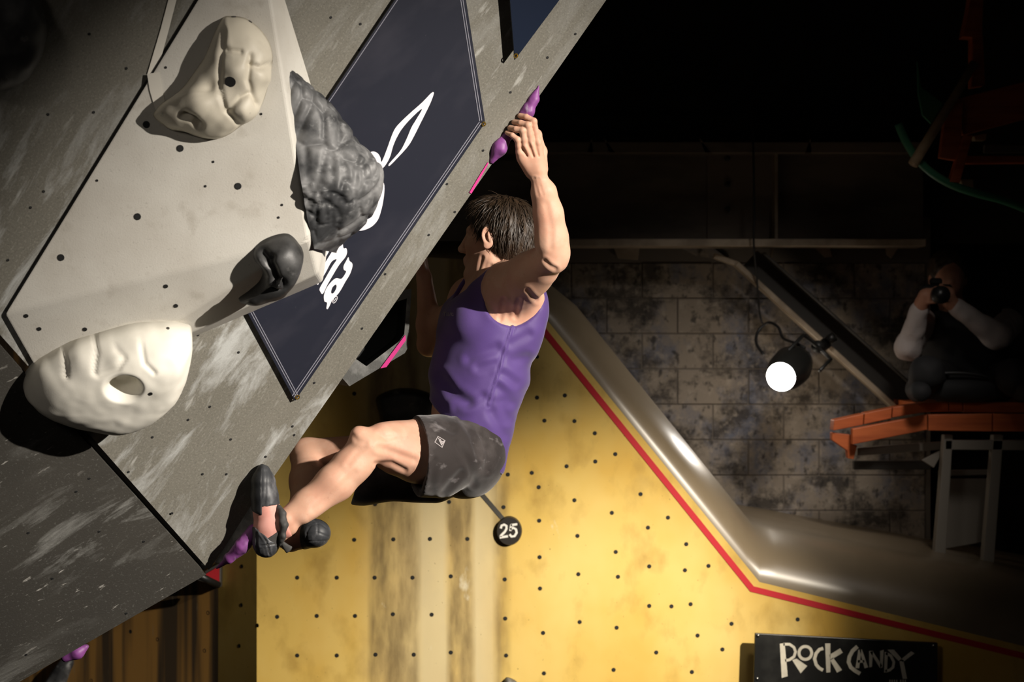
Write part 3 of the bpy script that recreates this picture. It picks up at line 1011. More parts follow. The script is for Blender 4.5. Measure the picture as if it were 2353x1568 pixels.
# ------------------------------------------------------------ board with lettering, number plate
RP = Plane(P(1735, 1455, 7.9), P(2155, 1478, 7.9), P(1730, 1600, 7.9))
rk = empty('lettered_board', RP.at(1940, 1610), 'black hand-lettered sign board at the lower right on the yellow wall', 'sign')
slab('board', [RP.at(1735, 1456), RP.at(2155, 1478), RP.at(2153, 1640), RP.at(1729, 1640)], Vector((0, 0.02, 0)), M['sign_black'], rk, 0.003)
def rpl(x, y): return RP.at(1700 + x / 4.902, 1420 + y / 4.902, 0.0015)
letters = []
letters.append([[(450, 295), (505, 285), (540, 660), (472, 680)]])                                       # R stem
letters.append([stroke_poly([(490, 300), (560, 300), (610, 335), (628, 385), (610, 440), (560, 475), (510, 485)], 32)])
letters.append([[(590, 478), (640, 462), (760, 545), (685, 628)]])
o_out, o_in = arc(738, 398, 88, 90, 0, 354, 30), arc(738, 398, 55, 56, 0, 354, 30)
letters.append([o_out, o_in])
letters.append([stroke_poly([(940, 345), (895, 360), (858, 405), (842, 465), (860, 530), (895, 570), (938, 592)], 38)])
letters.append([[(960, 290), (1020, 290), (1020, 615), (975, 620)]])
letters.append([[(1010, 420), (1130, 345), (1160, 395), (1020, 480)]])
letters.append([[(1015, 475), (1050, 450), (1152, 590), (1095, 620)]])
letters.append([stroke_poly([(1325, 325), (1270, 375), (1235, 440), (1225, 500), (1250, 560), (1300, 600), (1355, 632)], 44)])
letters.append([[(1335, 362), (1370, 362), (1345, 570), (1302, 570)]])
letters.append([[(1348, 362), (1375, 358), (1446, 560), (1405, 572)]])
letters.append([[(1328, 478), (1400, 478), (1405, 508), (1328, 508)]])
letters.append([[(1455, 375), (1500, 375), (1488, 555), (1458, 560)]])
letters.append([[(1465, 385), (1495, 378), (1605, 540), (1580, 572)]])
letters.append([[(1580, 375), (1622, 362), (1608, 560), (1580, 570)]])
letters.append([[(1632, 385), (1668, 395), (1658, 610), (1625, 620)]])
letters.append([stroke_poly([(1645, 400), (1700, 430), (1735, 500), (1725, 560), (1690, 590), (1640, 605)], 32)])
letters.append([[(1662, 362), (1735, 360), (1830, 470), (1800, 500)]])
letters.append([[(1800, 480), (1930, 378), (1970, 402), (1840, 500)]])
letters.append([[(1795, 480), (1842, 475), (1885, 690), (1835, 690)]])
for lp in letters:
    flat_print('letter', lp, rpl, M['letter'], rk)
# cropped second line, only its tops are in view
for x in (1690, 1716, 1742, 1768, 1812, 1838, 1864):
    flat_print('small_letter', [[(x - 7, 702), (x + 7, 700), (x + 7, 745), (x - 7, 745)]], rpl, M['letter'], rk)
for (x, y) in [(1742, 1461), (2145, 1484), (1740, 1560)]:
    p = RP.at(x, y)
    link('screw', tube_mesh('screw', [p, p + Vector((0, -0.004, 0))], 0.006, 10), M['screw'], rk)

nb = empty('number_plate', YP.at(1170, 1251), 'round black number plate reading 25 on the yellow wall', 'sign')
pc = YP.at(1170, 1220)
bm = bmesh.new()
bmesh.ops.create_cone(bm, cap_ends=True, segments=40, radius1=0.052, radius2=0.048, depth=0.022)
bmesh.ops.transform(bm, matrix=Matrix.Translation(pc + Vector((0, -0.011, 0))) @ Matrix.Rotation(math.radians(90), 4, 'X') @ Matrix.Scale(1.14, 4, (0, 1, 0)), verts=bm.verts)
me = bpy.data.meshes.new('disc'); bm.to_mesh(me); bm.free()
link('disc', me, M['number_black'], nb)
NPp = Plane(pc + Vector((0, -0.0235, 0)), pc + Vector((0.1, -0.0235, 0)), pc + Vector((0, -0.0235, 0.1)))
def npl(x, y): return NPp.at(1143 + x / 3.336 - 0, y / 3.336 + 1187)   # local sketch units
tw = [(5 + 13, 62), (24, 38), (46, 30), (66, 42), (66, 62), (50, 84), (24, 108), (16, 122), (72, 112)]
def d25(x, y):  # coordinates traced in the photo crop (scale 3.336, origin 550,850)
    return NPp.at(550 + x / 3.336, 850 + y / 3.336)
two = stroke_poly([(2004, 1218), (2010, 1196), (2030, 1188), (2048, 1198), (2048, 1220), (2034, 1244), (2006, 1272), (2002, 1282)], 18)
flat_print('digit', [two], d25, M['number_white'], nb)
flat_print('digit', [[(1996, 1278), (2058, 1268), (2060, 1286), (1996, 1296)]], d25, M['number_white'], nb)
five = stroke_poly([(2076, 1226), (2098, 1212), (2120, 1224), (2126, 1250), (2110, 1276), (2086, 1280), (2072, 1262)], 18)
flat_print('digit', [five], d25, M['number_white'], nb)
flat_print('digit', [[(2076, 1186), (2092, 1186), (2086, 1238), (2068, 1236)]], d25, M['number_white'], nb)
flat_print('digit', [[(2078, 1184), (2130, 1176), (2130, 1194), (2080, 1202)]], d25, M['number_white'], nb)
tape_strip('grey_tape', [(1080, 1105), (1160, 1198)], YP, 0.018, M['grey_tape'], 'dark grey tape strip leading to the round number plate')

# ------------------------------------------------------------ white volume and its holds
def hull_mesh(name, pts, bevel=0.0, seg=3):
    bm = bmesh.new()
    for p in pts: bm.verts.new(p)
    r = bmesh.ops.convex_hull(bm, input=bm.verts)
    dead = [g for g in r['geom_interior'] + r['geom_unused'] if isinstance(g, bmesh.types.BMVert)]
    if dead: bmesh.ops.delete(bm, geom=dead, context='VERTS')
    bmesh.ops.dissolve_limit(bm, angle_limit=math.radians(4), verts=bm.verts, edges=bm.edges)
    if bevel:
        bmesh.ops.bevel(bm, geom=list(bm.edges), offset=bevel, segments=seg, affect='EDGES', profile=0.5)
    bmesh.ops.recalc_face_normals(bm, faces=bm.faces)
    me = bpy.data.meshes.new(name)
    bm.to_mesh(me); bm.free()
    return me

def surf_hit(o, px, py):
    me = o.data
    mw = o.matrix_world
    key = me.name
    if key not in surf_hit.cache:
        vs = [mw @ v.co for v in me.vertices]
        surf_hit.cache[key] = BVHTree.FromPolygons(vs, [tuple(p.vertices) for p in me.polygons])
    d = (P(px, py, 1.0) - CAM).normalized()
    loc, n, i, t = surf_hit.cache[key].ray_cast(CAM, d)
    if loc is None: return None, None
    if n.dot(d) > 0: n = -n
    return loc, n
surf_hit.cache = {}

def decal_disc(name, o, px, py, r, mat, parent):
    loc, n = surf_hit(o, px, py)
    if loc is None: return
    me = tube_mesh(name, [loc - n * 0.004, loc + n * 0.0015], r, 16, smooth=False)
    return link(name, me, mat, parent)

G = lambda x, y, off=0.0: GP.at(x, y, off)
T = G(588, -225, 0.012); B1 = G(8, 722, 0.012); B2 = G(118, 915, 0.012); B3 = G(742, 648, 0.012); R1 = G(778, 395, 0.012)
A1 = G(710, 550, 0.275); A2 = G(731, 630, 0.18)
vol = empty('wooden_volume', G(118, 915), 'large off-white angular volume bolted to the grey wall at upper left', 'volume')
vbody = link('body', hull_mesh('body', [T, B1, B2, B3, R1, A1, A2], 0.008, 3), M['volume'], vol)
cen = (T + B1 + B2 + B3 + R1) / 5
slab('shadow_gap', [cen + (q - cen) * 0.985 - GP.n * 0.0005 for q in (T, B1, B2, B3, R1)], -GP.n * 0.012, M['hole'], vol)  # added black slab draws the shadow line under the volume's edge
MF = Plane(T, B1, A1)
LF = Plane(B1, B2, A1)
hm_v = hole_mesh(0.0088)
add_holes([(414, 341), (547, 428), (316, 498), (336, 286), (140, 592)], MF, hm_v, vol, 0.0008)
hm_v2 = hole_mesh(0.0032)
add_holes([(490, 372), (472, 428), (223, 415), (640, 500), (648, 471), (381, 155), (600, 262)], MF, hm_v2, vol, 0.0008)
hm_v3 = hole_mesh(0.0058)
add_holes([(381, 658), (404, 703), (195, 757), (90, 756), (60, 726)], LF, hm_v3, vol, 0.0008)

def cr(pts, ox, oy, s): return [(ox + x / s, oy + y / s) for x, y in pts]
def grooves(verts, lines, depth, width):
    q = pix(verts)
    r = np.zeros(len(verts))
    for l in lines:
        r -= depth * np.exp(-(polyline_dist(q, l) / width) ** 2)
    return r
def bumps(verts, items):
    q = pix(verts)
    r = np.zeros(len(verts))
    for (x, y, s, h) in items:
        r += h * np.exp(-((q[:, 0] - x) ** 2 + (q[:, 1] - y) ** 2) / s ** 2)
    return r

# a: cream boot-shaped hold
ha = empty('climbing_hold', MF.at(480, 300), 'cream horn-shaped climbing hold high on the off-white volume', 'climbing hold', 'climbing holds on the volume')
oa = cr([(930, 175), (1000, 160), (1130, 175), (1230, 230), (1330, 330), (1400, 450), (1425, 600), (1390, 800), (1350, 960), (1300, 1080), (1240, 1180), (1110, 1260), (1000, 1340), (880, 1390), (740, 1385), (640, 1360), (540, 1320), (400, 1300), (310, 1240), (240, 1180), (235, 1130), (310, 1040), (430, 960), (520, 880), (640, 720), (740, 570), (800, 430), (860, 290)], 300, 0, 4.357)
ga = [cr(l, 300, 0, 4.357) for l in ([(930, 300), (900, 600), (890, 880), (950, 1100), (1080, 1230)], [(1200, 560), (1175, 800), (1255, 1040)], [(1180, 640), (1290, 680), (1400, 640)], [(980, 1110), (1100, 980), (1180, 940)], [(960, 500), (1100, 520)])]
def da(v):
    return grooves(v, ga, 0.008, 6) + grooves(v, [cr([(540, 1150), (640, 1180), (690, 1250)], 300, 0, 4.357)], 0.022, 8) + bumps(v, [(*cr([(1060, 700)], 300, 0, 4.357)[0], 28, 0.016), (*cr([(1120, 1100)], 300, 0, 4.357)[0], 24, 0.018), (*cr([(700, 1060)], 300, 0, 4.357)[0], 35, 0.02), (*cr([(1330, 780)], 300, 0, 4.357)[0], 20, 0.010), (*cr([(780, 880)], 300, 0, 4.357)[0], 18, -0.014)]) + 0.002 * vnoise(v, 40)
hao = dome('body', oa, MF, 0.085, M['cream'], ha, center=(552, 190), prof=0.55, detail=da, rings=34)
decal_disc('bolt_recess', hao, 529, 188, 0.0135, M['hole'], ha)
decal_disc('bolt_head', hao, 529, 187.5, 0.006, M['hole_rim'], ha)
decal_disc('screw_hole', hao, 537, 39, 0.006, M['hole_rim'], ha)
decal_disc('screw_hole', hao, 575, 50, 0.005, M['hole_rim'], ha)

# b: large white pocketed hold
hb = empty('climbing_hold', G(270, 945), 'big white pocketed climbing hold at the foot of the volume', 'climbing hold', 'climbing holds on the volume')
HBP = Plane(LF.at(140, 800), LF.at(430, 748), GP.at(280, 950, 0.004))
ob = cr([(245, 1070), (290, 950), (400, 820), (540, 740), (700, 660), (850, 590), (1050, 530), (1250, 470), (1480, 410), (1700, 388), (1900, 385), (2080, 410), (2155, 455), (2160, 600), (2130, 780), (2060, 940), (1950, 1080), (1800, 1200), (1640, 1300), (1450, 1370), (1250, 1410), (1080, 1405), (900, 1370), (700, 1330), (520, 1270), (380, 1210), (290, 1140)], 0, 660, 4.9)
gb = [cr(l, 0, 660, 4.9) for l in ([(735, 800), (745, 900), (740, 1010)], [(1060, 560), (1090, 700), (1060, 980)], [(1100, 1000), (1330, 920), (1410, 800), (1300, 700)], [(1590, 640), (1630, 860), (1740, 970)])]
def db(v):
    q = pix(v)
    px_, py_ = cr([(1390, 1150)], 0, 660, 4.9)[0]
    e = ((q[:, 0] - px_) / 38) ** 2 + ((q[:, 1] - py_) / 27) ** 2
    pocket = -0.060 * np.exp(-e ** 3)
    return pocket + grooves(v, gb, 0.006, 5) + bumps(v, [(*cr([(1300, 830)], 0, 660, 4.9)[0], 24, 0.006), (*cr([(930, 800)], 0, 660, 4.9)[0], 26, 0.006)]) + 0.0015 * vnoise(v, 40, 2)
hbo = dome('body', ob, HBP, 0.145, M['white_hold'], hb, center=(300, 850), prof=0.5, detail=db, rings=44, sub=8)
decal_disc('screw_hole', hbo, 386, 755, 0.004, M['hole_rim'], hb)
decal_disc('screw_hole', hbo, 346, 905, 0.005, M['hole'], hb)

# c: small black hold
hcx = empty('climbing_hold', LF.at(620, 640), 'small glossy black climbing hold on the lower corner of the volume', 'climbing hold', 'climbing holds on the volume')
oc = cr([(1075, 330), (1200, 250), (1420, 190), (1540, 230), (1620, 330), (1660, 440), (1640, 560), (1560, 720), (1480, 840), (1400, 920), (1200, 1000), (1050, 1020), (940, 1000), (880, 970), (1000, 880), (1130, 760), (1170, 640), (1140, 540), (1060, 430)], 380, 500, 5.2275)
def dc(v):
    return grooves(v, [cr([(1180, 420), (1290, 640), (1340, 800)], 380, 500, 5.2275)], 0.022, 10) + bumps(v, [(*cr([(1400, 800)], 380, 500, 5.2275)[0], 10, -0.018), (*cr([(1270, 470)], 380, 500, 5.2275)[0], 8, -0.014)]) + 0.004 * vnoise(v, 28, 4)
CP = Plane(LF.at(560, 690), LF.at(690, 610), MF.at(640, 540))
hco = dome('body', oc, CP, 0.075, M['black_hold'], hcx, center=(650, 605), prof=0.55, detail=dc)
decal_disc('bolt_recess', hco, 645, 653, 0.007, M['hole'], hcx)

# d: scaled black hold on the right flank
hd = empty('climbing_hold', G(760, 400), 'pebbled black and chalk-grey climbing hold bulging from the volume over the banner', 'climbing hold', 'climbing holds on the volume')
sil = [(655, 149), (688, 180), (738, 228), (792, 298), (834, 345), (856, 388), (846, 440), (820, 492), (776, 536), (724, 572)]
rid = [(654, 146), (660, 190), (669, 250), (678, 315), (684, 362), (690, 405), (697, 448), (704, 490), (713, 530), (722, 572)]
sl2 = catmull(sil, 14, False); rd2 = catmull(rid, 14, False)
vd = []
ND, NP_ = len(sl2), 64
for i in range(ND):
    t = i / (ND - 1)
    hgt = 0.275 * min(1, 0.35 + t * 1.0)
    fr0 = G(rd2[i][0] + 0, rd2[i][1], hgt * 0.93 + 0.004)
    w = (sl2[i][0] - rd2[i][0]) / F * fr0.y
    for j in range(NP_):
        ph_ = math.pi * j / (NP_ - 1)
        p = fr0 + Vector((1, 0, 0.0)) * w * math.sin(ph_) + Vector((0.14, 1, 0)) * (hgt * 0.5) * (1 - math.cos(ph_)) * 0.9
        p.z += (-(sl2[i][1] - rd2[i][1]) / F * fr0.y) * math.sin(ph_)
        vd.append(tuple(p))
vd = np.array(vd)
qd = np.array([(i * NP_ + j, i * NP_ + j + 1, (i + 1) * NP_ + j + 1, (i + 1) * NP_ + j) for i in range(ND - 1) for j in range(NP_ - 1)])
nd = vnormals(vd, qd)
if nd[:, 0].mean() < 0: nd = -nd; qd = qd[:, ::-1]
rs = np.random.RandomState(5)
sd = vd[rs.choice(len(vd), 80, replace=False)] + rs.normal(0, 0.004, (80, 3))
sc_ = np.array([1.1, 0.8, 0.55])
dist = np.sort(np.linalg.norm((vd[:, None, :] - sd[None]) * sc_, axis=2), axis=1)
cellv = np.clip((dist[:, 1] - dist[:, 0]) / 0.014, 0, 1)
tt = np.repeat(np.arange(ND) / (ND - 1), NP_)
amp = 0.013 * np.clip(np.sin(math.pi * tt) * 1.6, 0, 1)
vd = vd + nd * (amp * (np.sqrt(cellv) - 0.6))[:, None]
# subdivide for relief
me = raw_mesh('body', vd, qd)
hdo = link('body', me, M['scale_hold'], hd)
md = hdo.modifiers.new('s', 'SUBSURF'); md.levels = 1; md.render_levels = 1

# e: dark hold at the corner of the picture
he = empty('climbing_hold', G(30, 200), 'big black climbing hold in the dark at the top left corner', 'climbing hold')
dome('body', [(-80, -60), (20, -70), (80, -20), (97, 40), (92, 110), (72, 155), (38, 186), (0, 206), (-50, 200), (-90, 100)], GP, 0.10, M['black_hold'], he, detail=lambda v: 0.008 * vnoise(v, 22, 6))

# white tape round the volume edge
tape_strip('white_tape', [(408, -45), (378, 70), (349, 172)], GP, [0.020, 0.021, 0.024], M['white_tape'], 'white tape strip on the grey wall beside the volume', off=0.004)
tape_strip('white_tape', [(352, 168), (358, 205), (370, 250)], MF, [0.030, 0.030, 0.028], M['white_tape'], 'short white tape strip on the volume below the cream hold', off=0.003)

# ------------------------------------------------------------ banners
ban = empty('banner', G(678, 922), 'large dark navy kite-shaped banner with white script logo on the grey wall', 'banner')
OFFB = 0.014
kb = [(1040, -198), (1115, 282), (678, 922), (505, 600)]
slab('cloth', [G(*p, OFFB) for p in kb], -GP.n * 0.004, M['banner'], ban, frame=None)
bpl = lambda x, y: G(680 + x / 2.904, 190 + y / 2.904, OFFB + 0.0012)
leaf = [(918, 63), (900, 72), (842, 132), (762, 203), (690, 272), (655, 318), (628, 385), (603, 455), (572, 528), (564, 500), (550, 476), (528, 462), (500, 463), (470, 500), (470, 570), (505, 605), (522, 632), (570, 582), (602, 545), (630, 490), (650, 420), (682, 350), (722, 290), (792, 215), (842, 176), (800, 250), (770, 300), (740, 372), (700, 450), (640, 520), (618, 548), (628, 553), (690, 490), (752, 420), (792, 350), (832, 270), (882, 170), (905, 118), (920, 75)]
curl = [(400, 800), (440, 725), (482, 690), (555, 657), (583, 665), (591, 700), (586, 770), (570, 850), (545, 920), (500, 965), (440, 988), (405, 980), (392, 950), (400, 900), (425, 830), (443, 825), (450, 850), (445, 890), (460, 912), (492, 905), (515, 880), (535, 820), (537, 770), (525, 750), (500, 745), (440, 770)]
strA = [(327, 938), (324, 965), (245, 1085), (165, 1225), (120, 1265), (110, 1190), (165, 1125), (190, 1128), (240, 1040), (262, 990)]
letn = [(300, 1045), (312, 1070), (318, 1105), (335, 1105), (342, 1130), (330, 1165), (290, 1215), (250, 1280), (210, 1350), (180, 1410), (162, 1395), (160, 1370), (200, 1300), (240, 1230), (270, 1185), (262, 1180), (235, 1200), (200, 1265), (160, 1330), (145, 1350), (132, 1325), (135, 1295), (190, 1210), (240, 1130), (280, 1080), (290, 1050)]
leta = [(350, 1165), (358, 1190), (375, 1205), (377, 1230), (360, 1280), (330, 1330), (290, 1400), (245, 1450), (225, 1490), (212, 1512), (203, 1505), (207, 1470), (190, 1460), (187, 1420), (205, 1370), (240, 1325), (270, 1305), (300, 1310), (320, 1290), (335, 1260), (320, 1250), (318, 1225), (335, 1190)]
leta_h = [(262, 1350), (245, 1365), (235, 1395), (240, 1408), (255, 1400), (270, 1370), (270, 1352)]
flat_print('logo_leaf', [leaf], bpl, M['print_white'], ban, 4)
flat_print('logo_curl', [curl], bpl, M['print_white'], ban, 4)
flat_print('logo_letter', [strA], bpl, M['print_white'], ban, 3)
flat_print('logo_letter', [letn], bpl, M['print_white'], ban, 4)
flat_print('logo_letter', [leta, leta_h], bpl, M['print_white'], ban, 4)
flat_print('logo_letter', [[(98, 1322), (104, 1300), (118, 1306), (108, 1326)]], bpl, M['print_white'], ban)
def rot_ell(cx, cy, a, b, ang, n=20):
    return [(cx + a * math.cos(t) * math.cos(ang) - b * math.sin(t) * math.sin(ang), cy + a * math.cos(t) * math.sin(ang) + b * math.sin(t) * math.cos(ang)) for t in [2 * math.pi * k / n for k in range(n)]]
flat_print('registered_mark', [rot_ell(261, 1449, 13, 27, 0.5), rot_ell(261, 1449, 9, 23, 0.5)], bpl, M['print_white'], ban)
flat_print('registered_mark', [stroke_poly([(252, 1462), (270, 1436)], 4)], bpl, M['print_white'], ban)
def stitch(a, b, inset, w, name='stitching', par=None, off=OFFB):
    a = np.array(a, float); b = np.array(b, float)
    t = (b - a) / np.linalg.norm(b - a); n = np.array([-t[1], t[0]])
    c_ = np.array([850.0, 400.0])
    if (c_ - a) @ n < 0: n = -n
    a2, b2 = a + n * inset + t * 6, b + n * inset - t * 6
    q = [a2 + n * w / 2, b2 + n * w / 2, b2 - n * w / 2, a2 - n * w / 2]
    v = [G(x, y, off + 0.0009) for x, y in q]
    return link(name, mesh(name, v, [(0, 1, 2, 3)]), M['stitch'], par)
for (i, j) in [(0, 1), (1, 2), (2, 3), (3, 0)]:
    for ins in ((7, 12) if (i, j) != (3, 0) else (5,)):
        stitch(kb[i], kb[j], ins, 1.8, 'stitching', ban)
def grommet(px, py, par, off):
    bm = bmesh.new()
    seg = 16
    p = G(px, py, off)
    Mx = orient(None, p, GP.n)
    prof = [(0.0032, 0.0008), (0.0045, 0.0028), (0.0066, 0.0028), (0.0074, 0.0008)]
    rings = [[bm.verts.new(Mx @ Vector((r * math.cos(2 * math.pi * k / seg), r * math.sin(2 * math.pi * k / seg), z))) for k in range(seg)] for r, z in prof]
    for a, b in zip(rings[:-1], rings[1:]):
        for k in range(seg): bm.faces.new((a[k], a[(k + 1) % seg], b[(k + 1) % seg], b[k]))
    me = bpy.data.meshes.new('grommet'); bm.to_mesh(me); bm.free()
    link('grommet', me, M['brass'], par)
grommet(1111, 285, ban, OFFB); grommet(683, 913, ban, OFFB)
ban2 = empty('banner', G(1183, 138), 'small dark navy banner corner at the top edge of the grey wall', 'banner')
slab('cloth', [G(*p, 0.034) for p in [(1183, 138), (1287, -2), (1361, -102), (1164, -102)]], -GP.n * 0.004, M['banner2'], ban2)
grommet(1185, 128, ban2, 0.036)

# ------------------------------------------------------------ holds on the arete
def fbox(pts, m): 
    a = np.array([tuple(p) for p in pts]); return a.min(0) - m, a.max(0) + m
top = empty('climbing_hold', G(1180, 300), 'purple climbing hold on the wall edge gripped by the climber', 'climbing hold', 'purple holds on the overhang')
pts = [G(1238, 198, 0.002), G(1227, 228, 0.006), G(1214, 256, 0.008), G(1207, 274, 0.004)]
f = Field(*fbox(pts, 0.06), 0.0035)
f.chain(pts, [0.003, 0.013, 0.0165, 0.016], 0.01)
f.cone(G(1228, 215, 0.0), G(1200, 262, 0.0), 0.004, 0.012, 0.012)
f.obj('upper_fin', M['purple_hold'], top, 1, lambda v, n: 0.0012 * vnoise(v, 90))
pts = [G(1205, 262, -0.008), G(1180, 292, -0.004), G(1158, 322, -0.006)]
f = Field(*fbox(pts, 0.06), 0.0035)
f.chain(pts, [0.012, 0.018, 0.014], 0.01)
f.obj('grip_base', M['hold_grey'], top, 1, lambda v, n: 0.002 * vnoise(v, 70))
pts = [G(1163, 316, 0.002), G(1148, 340, 0.006), G(1130, 370, 0.0)]
f = Field(*fbox(pts, 0.06), 0.0035)
f.chain(pts, [0.014, 0.021, 0.009], 0.01)
f.obj('lower_lobe', M['purple_hold'], top, 1, lambda v, n: 0.0015 * vnoise(v, 80))

bot = empty('climbing_hold', G(500, 1300), 'purple and grey climbing hold under the climber\'s near foot', 'climbing hold', 'purple holds on the overhang')
link('grey_wedge', hull_mesh('grey_wedge', [G(492, 1294, 0.0), G(590, 1140, 0.0), P(598, 1150, 5.575), P(588, 1225, 5.57), P(508, 1298, 5.585), G(492, 1294, -0.1) + Vector((0.02, 0, 0)), P(600, 1160, 5.66), P(588, 1235, 5.66)], 0.004, 2), M['hold_grey'], bot)
pts = [P(497, 1307, 5.585), P(528, 1283, 5.55), P(556, 1256, 5.535), P(584, 1222, 5.54)]
f = Field(*fbox(pts, 0.06), 0.0035)
f.chain(pts, [0.003, 0.013, 0.020, 0.022], 0.012)
f.obj('purple_lip', M['purple_hold'], bot, 1, lambda v, n: 0.0015 * vnoise(v, 80))

# boxy volume on the climbed face, seen past the edge
bvol = empty('box_volume', P(830, 868, 5.98), 'hollow black and grey volume with a pink stripe beside the climber\'s far arm', 'volume')
dV = 5.98
outer = [(946, 664), (937, 800), (930, 812), (803, 888), (690, 760)]
inner = [(935, 686), (929, 768), (918, 784), (842, 842), (720, 758)]
bck = Vector((-0.05, 0.20, 0.0))
vo = [P(x, y, dV) for x, y in outer]; vi = [P(x, y, dV) for x, y in inner]
vv = vo + vi + [p + bck for p in vo] + [p + bck * 0.6 for p in vi]
ff = []
for k in range(5):
    k2 = (k + 1) % 5
    ff.append((k, k2, 5 + k2, 5 + k)); ff.append((k, 10 + k, 10 + k2, k2))
link('rim', mesh('rim', vv[:15], ff), M['hold_grey'], bvol)
ff2 = [(k, (k + 1) % 5, 5 + (k + 1) % 5, 5 + k) for k in range(5)] + [(5, 6, 7, 8, 9)]
link('cavity', mesh('cavity', vi + vv[15:20], ff2), M['hole'], bvol)
def flatq(name, px4, d, mat, par):
    v = [P(x, y, d) for x, y in px4]
    return slab(name, v, Vector((0, 0.002, 0)), mat, par)
flatq('pink_stripe', [(931, 770), (933, 782), (888, 844), (874, 847)], dV - 0.004, M['pink_tape'], bvol)

# round black hold on the yellow wall behind the climber
hk = empty('climbing_hold', YP.at(930, 980), 'dark round climbing hold on the yellow wall behind the climber\'s waist', 'climbing hold')
dome('body', [(864, 917), (884, 902), (915, 893), (955, 894), (990, 906), (1010, 930), (1005, 965), (960, 985), (905, 985), (880, 980), (871, 950)], YP, 0.09, M['black_hold'], hk, prof=0.35)
hs = empty('climbing_hold', YP.at(1172, 1585), 'small grey climbing hold cut off by the bottom edge of the photo', 'climbing hold')
dome('body', [(1158, 1566), (1164, 1557), (1176, 1560), (1188, 1568), (1192, 1585), (1175, 1598), (1158, 1590)], YP, 0.04, M['hold_grey'], hs, prof=0.5)

# red wedge and rod under the tip of the overhang
rw = empty('red_wedge', P(490, 1348, 8.1), 'small red panel with black rim under the tip of the overhang', 'panel')
slab('rim', [P(440, 1330, 8.1), P(508, 1292, 8.1), P(507, 1351, 8.1)], Vector((0, 0.05, 0)), M['hole_rim'], rw, 0.004)
slab('panel', [P(462, 1326, 8.085), P(503, 1302, 8.085), P(503, 1338, 8.085)], Vector((0, 0.02, 0)), M['red_paint'], rw)
link('rod', tube_mesh('rod', [P(455, 1322, 7.95), P(502, 1345, 8.04)], 0.014, 12), M['lamp_black'], rw)
pv = empty('climbing_hold', LP_.at(180, 1490), 'small purple climbing hold peeking from under the dark panel at lower left', 'climbing hold')
pts = [LP_.at(150, 1512, -0.03), LP_.at(178, 1500, -0.02), LP_.at(199, 1487, -0.02)]
f = Field(*fbox(pts, 0.06), 0.004)
f.chain(pts, [0.013, 0.018, 0.008], 0.01)
f.obj('body', M['purple_hold'], pv, 1, lambda v, n: 0.001 * vnoise(v, 80))
gv = empty('climbing_hold', BRP.at(140, 1600), 'dark bluish climbing hold at the bottom left on the brown wall', 'climbing hold')
dome('body', [(96, 1600), (122, 1545), (152, 1508), (170, 1520), (160, 1550), (146, 1590), (130, 1620)], BRP, 0.05, M['scale_hold'], gv, prof=0.6)

# ------------------------------------------------------------ platform and timber at the right
pf = empty('wooden_platform', P(2140, 1040, 8.7), 'orange timber platform edge below the photographer', 'platform')
dp = 8.7
def qslab(name, pxs, d, th, mat, par, bevel=0.003):
    return slab(name, [P(x, y, d) for x, y in pxs], Vector((0, th, 0)), mat, par, bevel)
qslab('plank', [(1917, 966), (1985, 951), (1983, 977), (1915, 990)], dp, 0.10, M['orange_wood'], pf)
qslab('plank', [(1987, 950), (2050, 937), (2048, 962), (1985, 976)], dp, 0.10, M['orange_wood'], pf)
qslab('plank', [(2052, 936), (2125, 926), (2180, 924), (2180, 946), (2120, 948), (2050, 960)], dp, 0.10, M['orange_wood'], pf)
qslab('plank', [(2182, 924), (2212, 923), (2212, 946), (2182, 946)], dp, 0.10, M['orange_wood'], pf)
qslab('plank', [(2214, 925), (2420, 924), (2420, 950), (2214, 948)], dp, 0.10, M['orange_wood'], pf)
qslab('fascia', [(1959, 986), (2130, 954), (2131, 988), (1959, 1022)], dp - 0.06, 0.05, M['orange_wood'], pf)
qslab('fascia', [(2133, 953), (2280, 951), (2280, 992), (2133, 990)], dp - 0.05, 0.05, M['orange_wood'], pf)
qslab('fascia', [(2282, 951), (2420, 952), (2420, 992), (2282, 992)], dp - 0.05, 0.05, M['orange_wood'], pf)
qslab('end_bracket', [(1912, 994), (1959, 1000), (1959, 1022), (1970, 1024), (1962, 1056), (1949, 1054), (1947, 1036), (1912, 1012)], dp + 0.02, 0.06, M['orange_wood'], pf)
qslab('crossbar', [(1970, 1030), (2165, 1016), (2165, 1034), (1970, 1048)], dp + 0.1, 0.05, M['frame_grey'], pf)
qslab('crossbar', [(2172, 1012), (2420, 1012), (2420, 1036), (2172, 1034)], dp, 0.05, M['frame_grey'], pf)
qslab('leg', [(2170, 1000), (2190, 1000), (2172, 1298), (2146, 1298)], dp, 0.06, M['frame_grey'], pf)
qslab('leg', [(2283, 1000), (2306, 1000), (2284, 1300), (2258, 1300)], dp, 0.06, M['frame_grey'], pf)
qslab('brace_strip', [(2118, 1058), (2160, 1036), (2166, 1040), (2146, 1076)], dp + 0.08, 0.02, M['frame_grey'], pf)
qslab('back_sheet', [(2182, 1100), (2272, 1100), (2262, 1246), (2172, 1262)], dp + 0.3, 0.02, M['frame_grey'], pf)
qslab('back_rail', [(1962, 1060), (2140, 1060), (2140, 1080), (1962, 1080)], dp + 0.35, 0.04, M['brace_dark'], pf)
qslab('back_rail', [(2160, 1082), (2275, 1080), (2275, 1092), (2160, 1094)], dp + 0.3, 0.04, M['frame_grey'], pf)

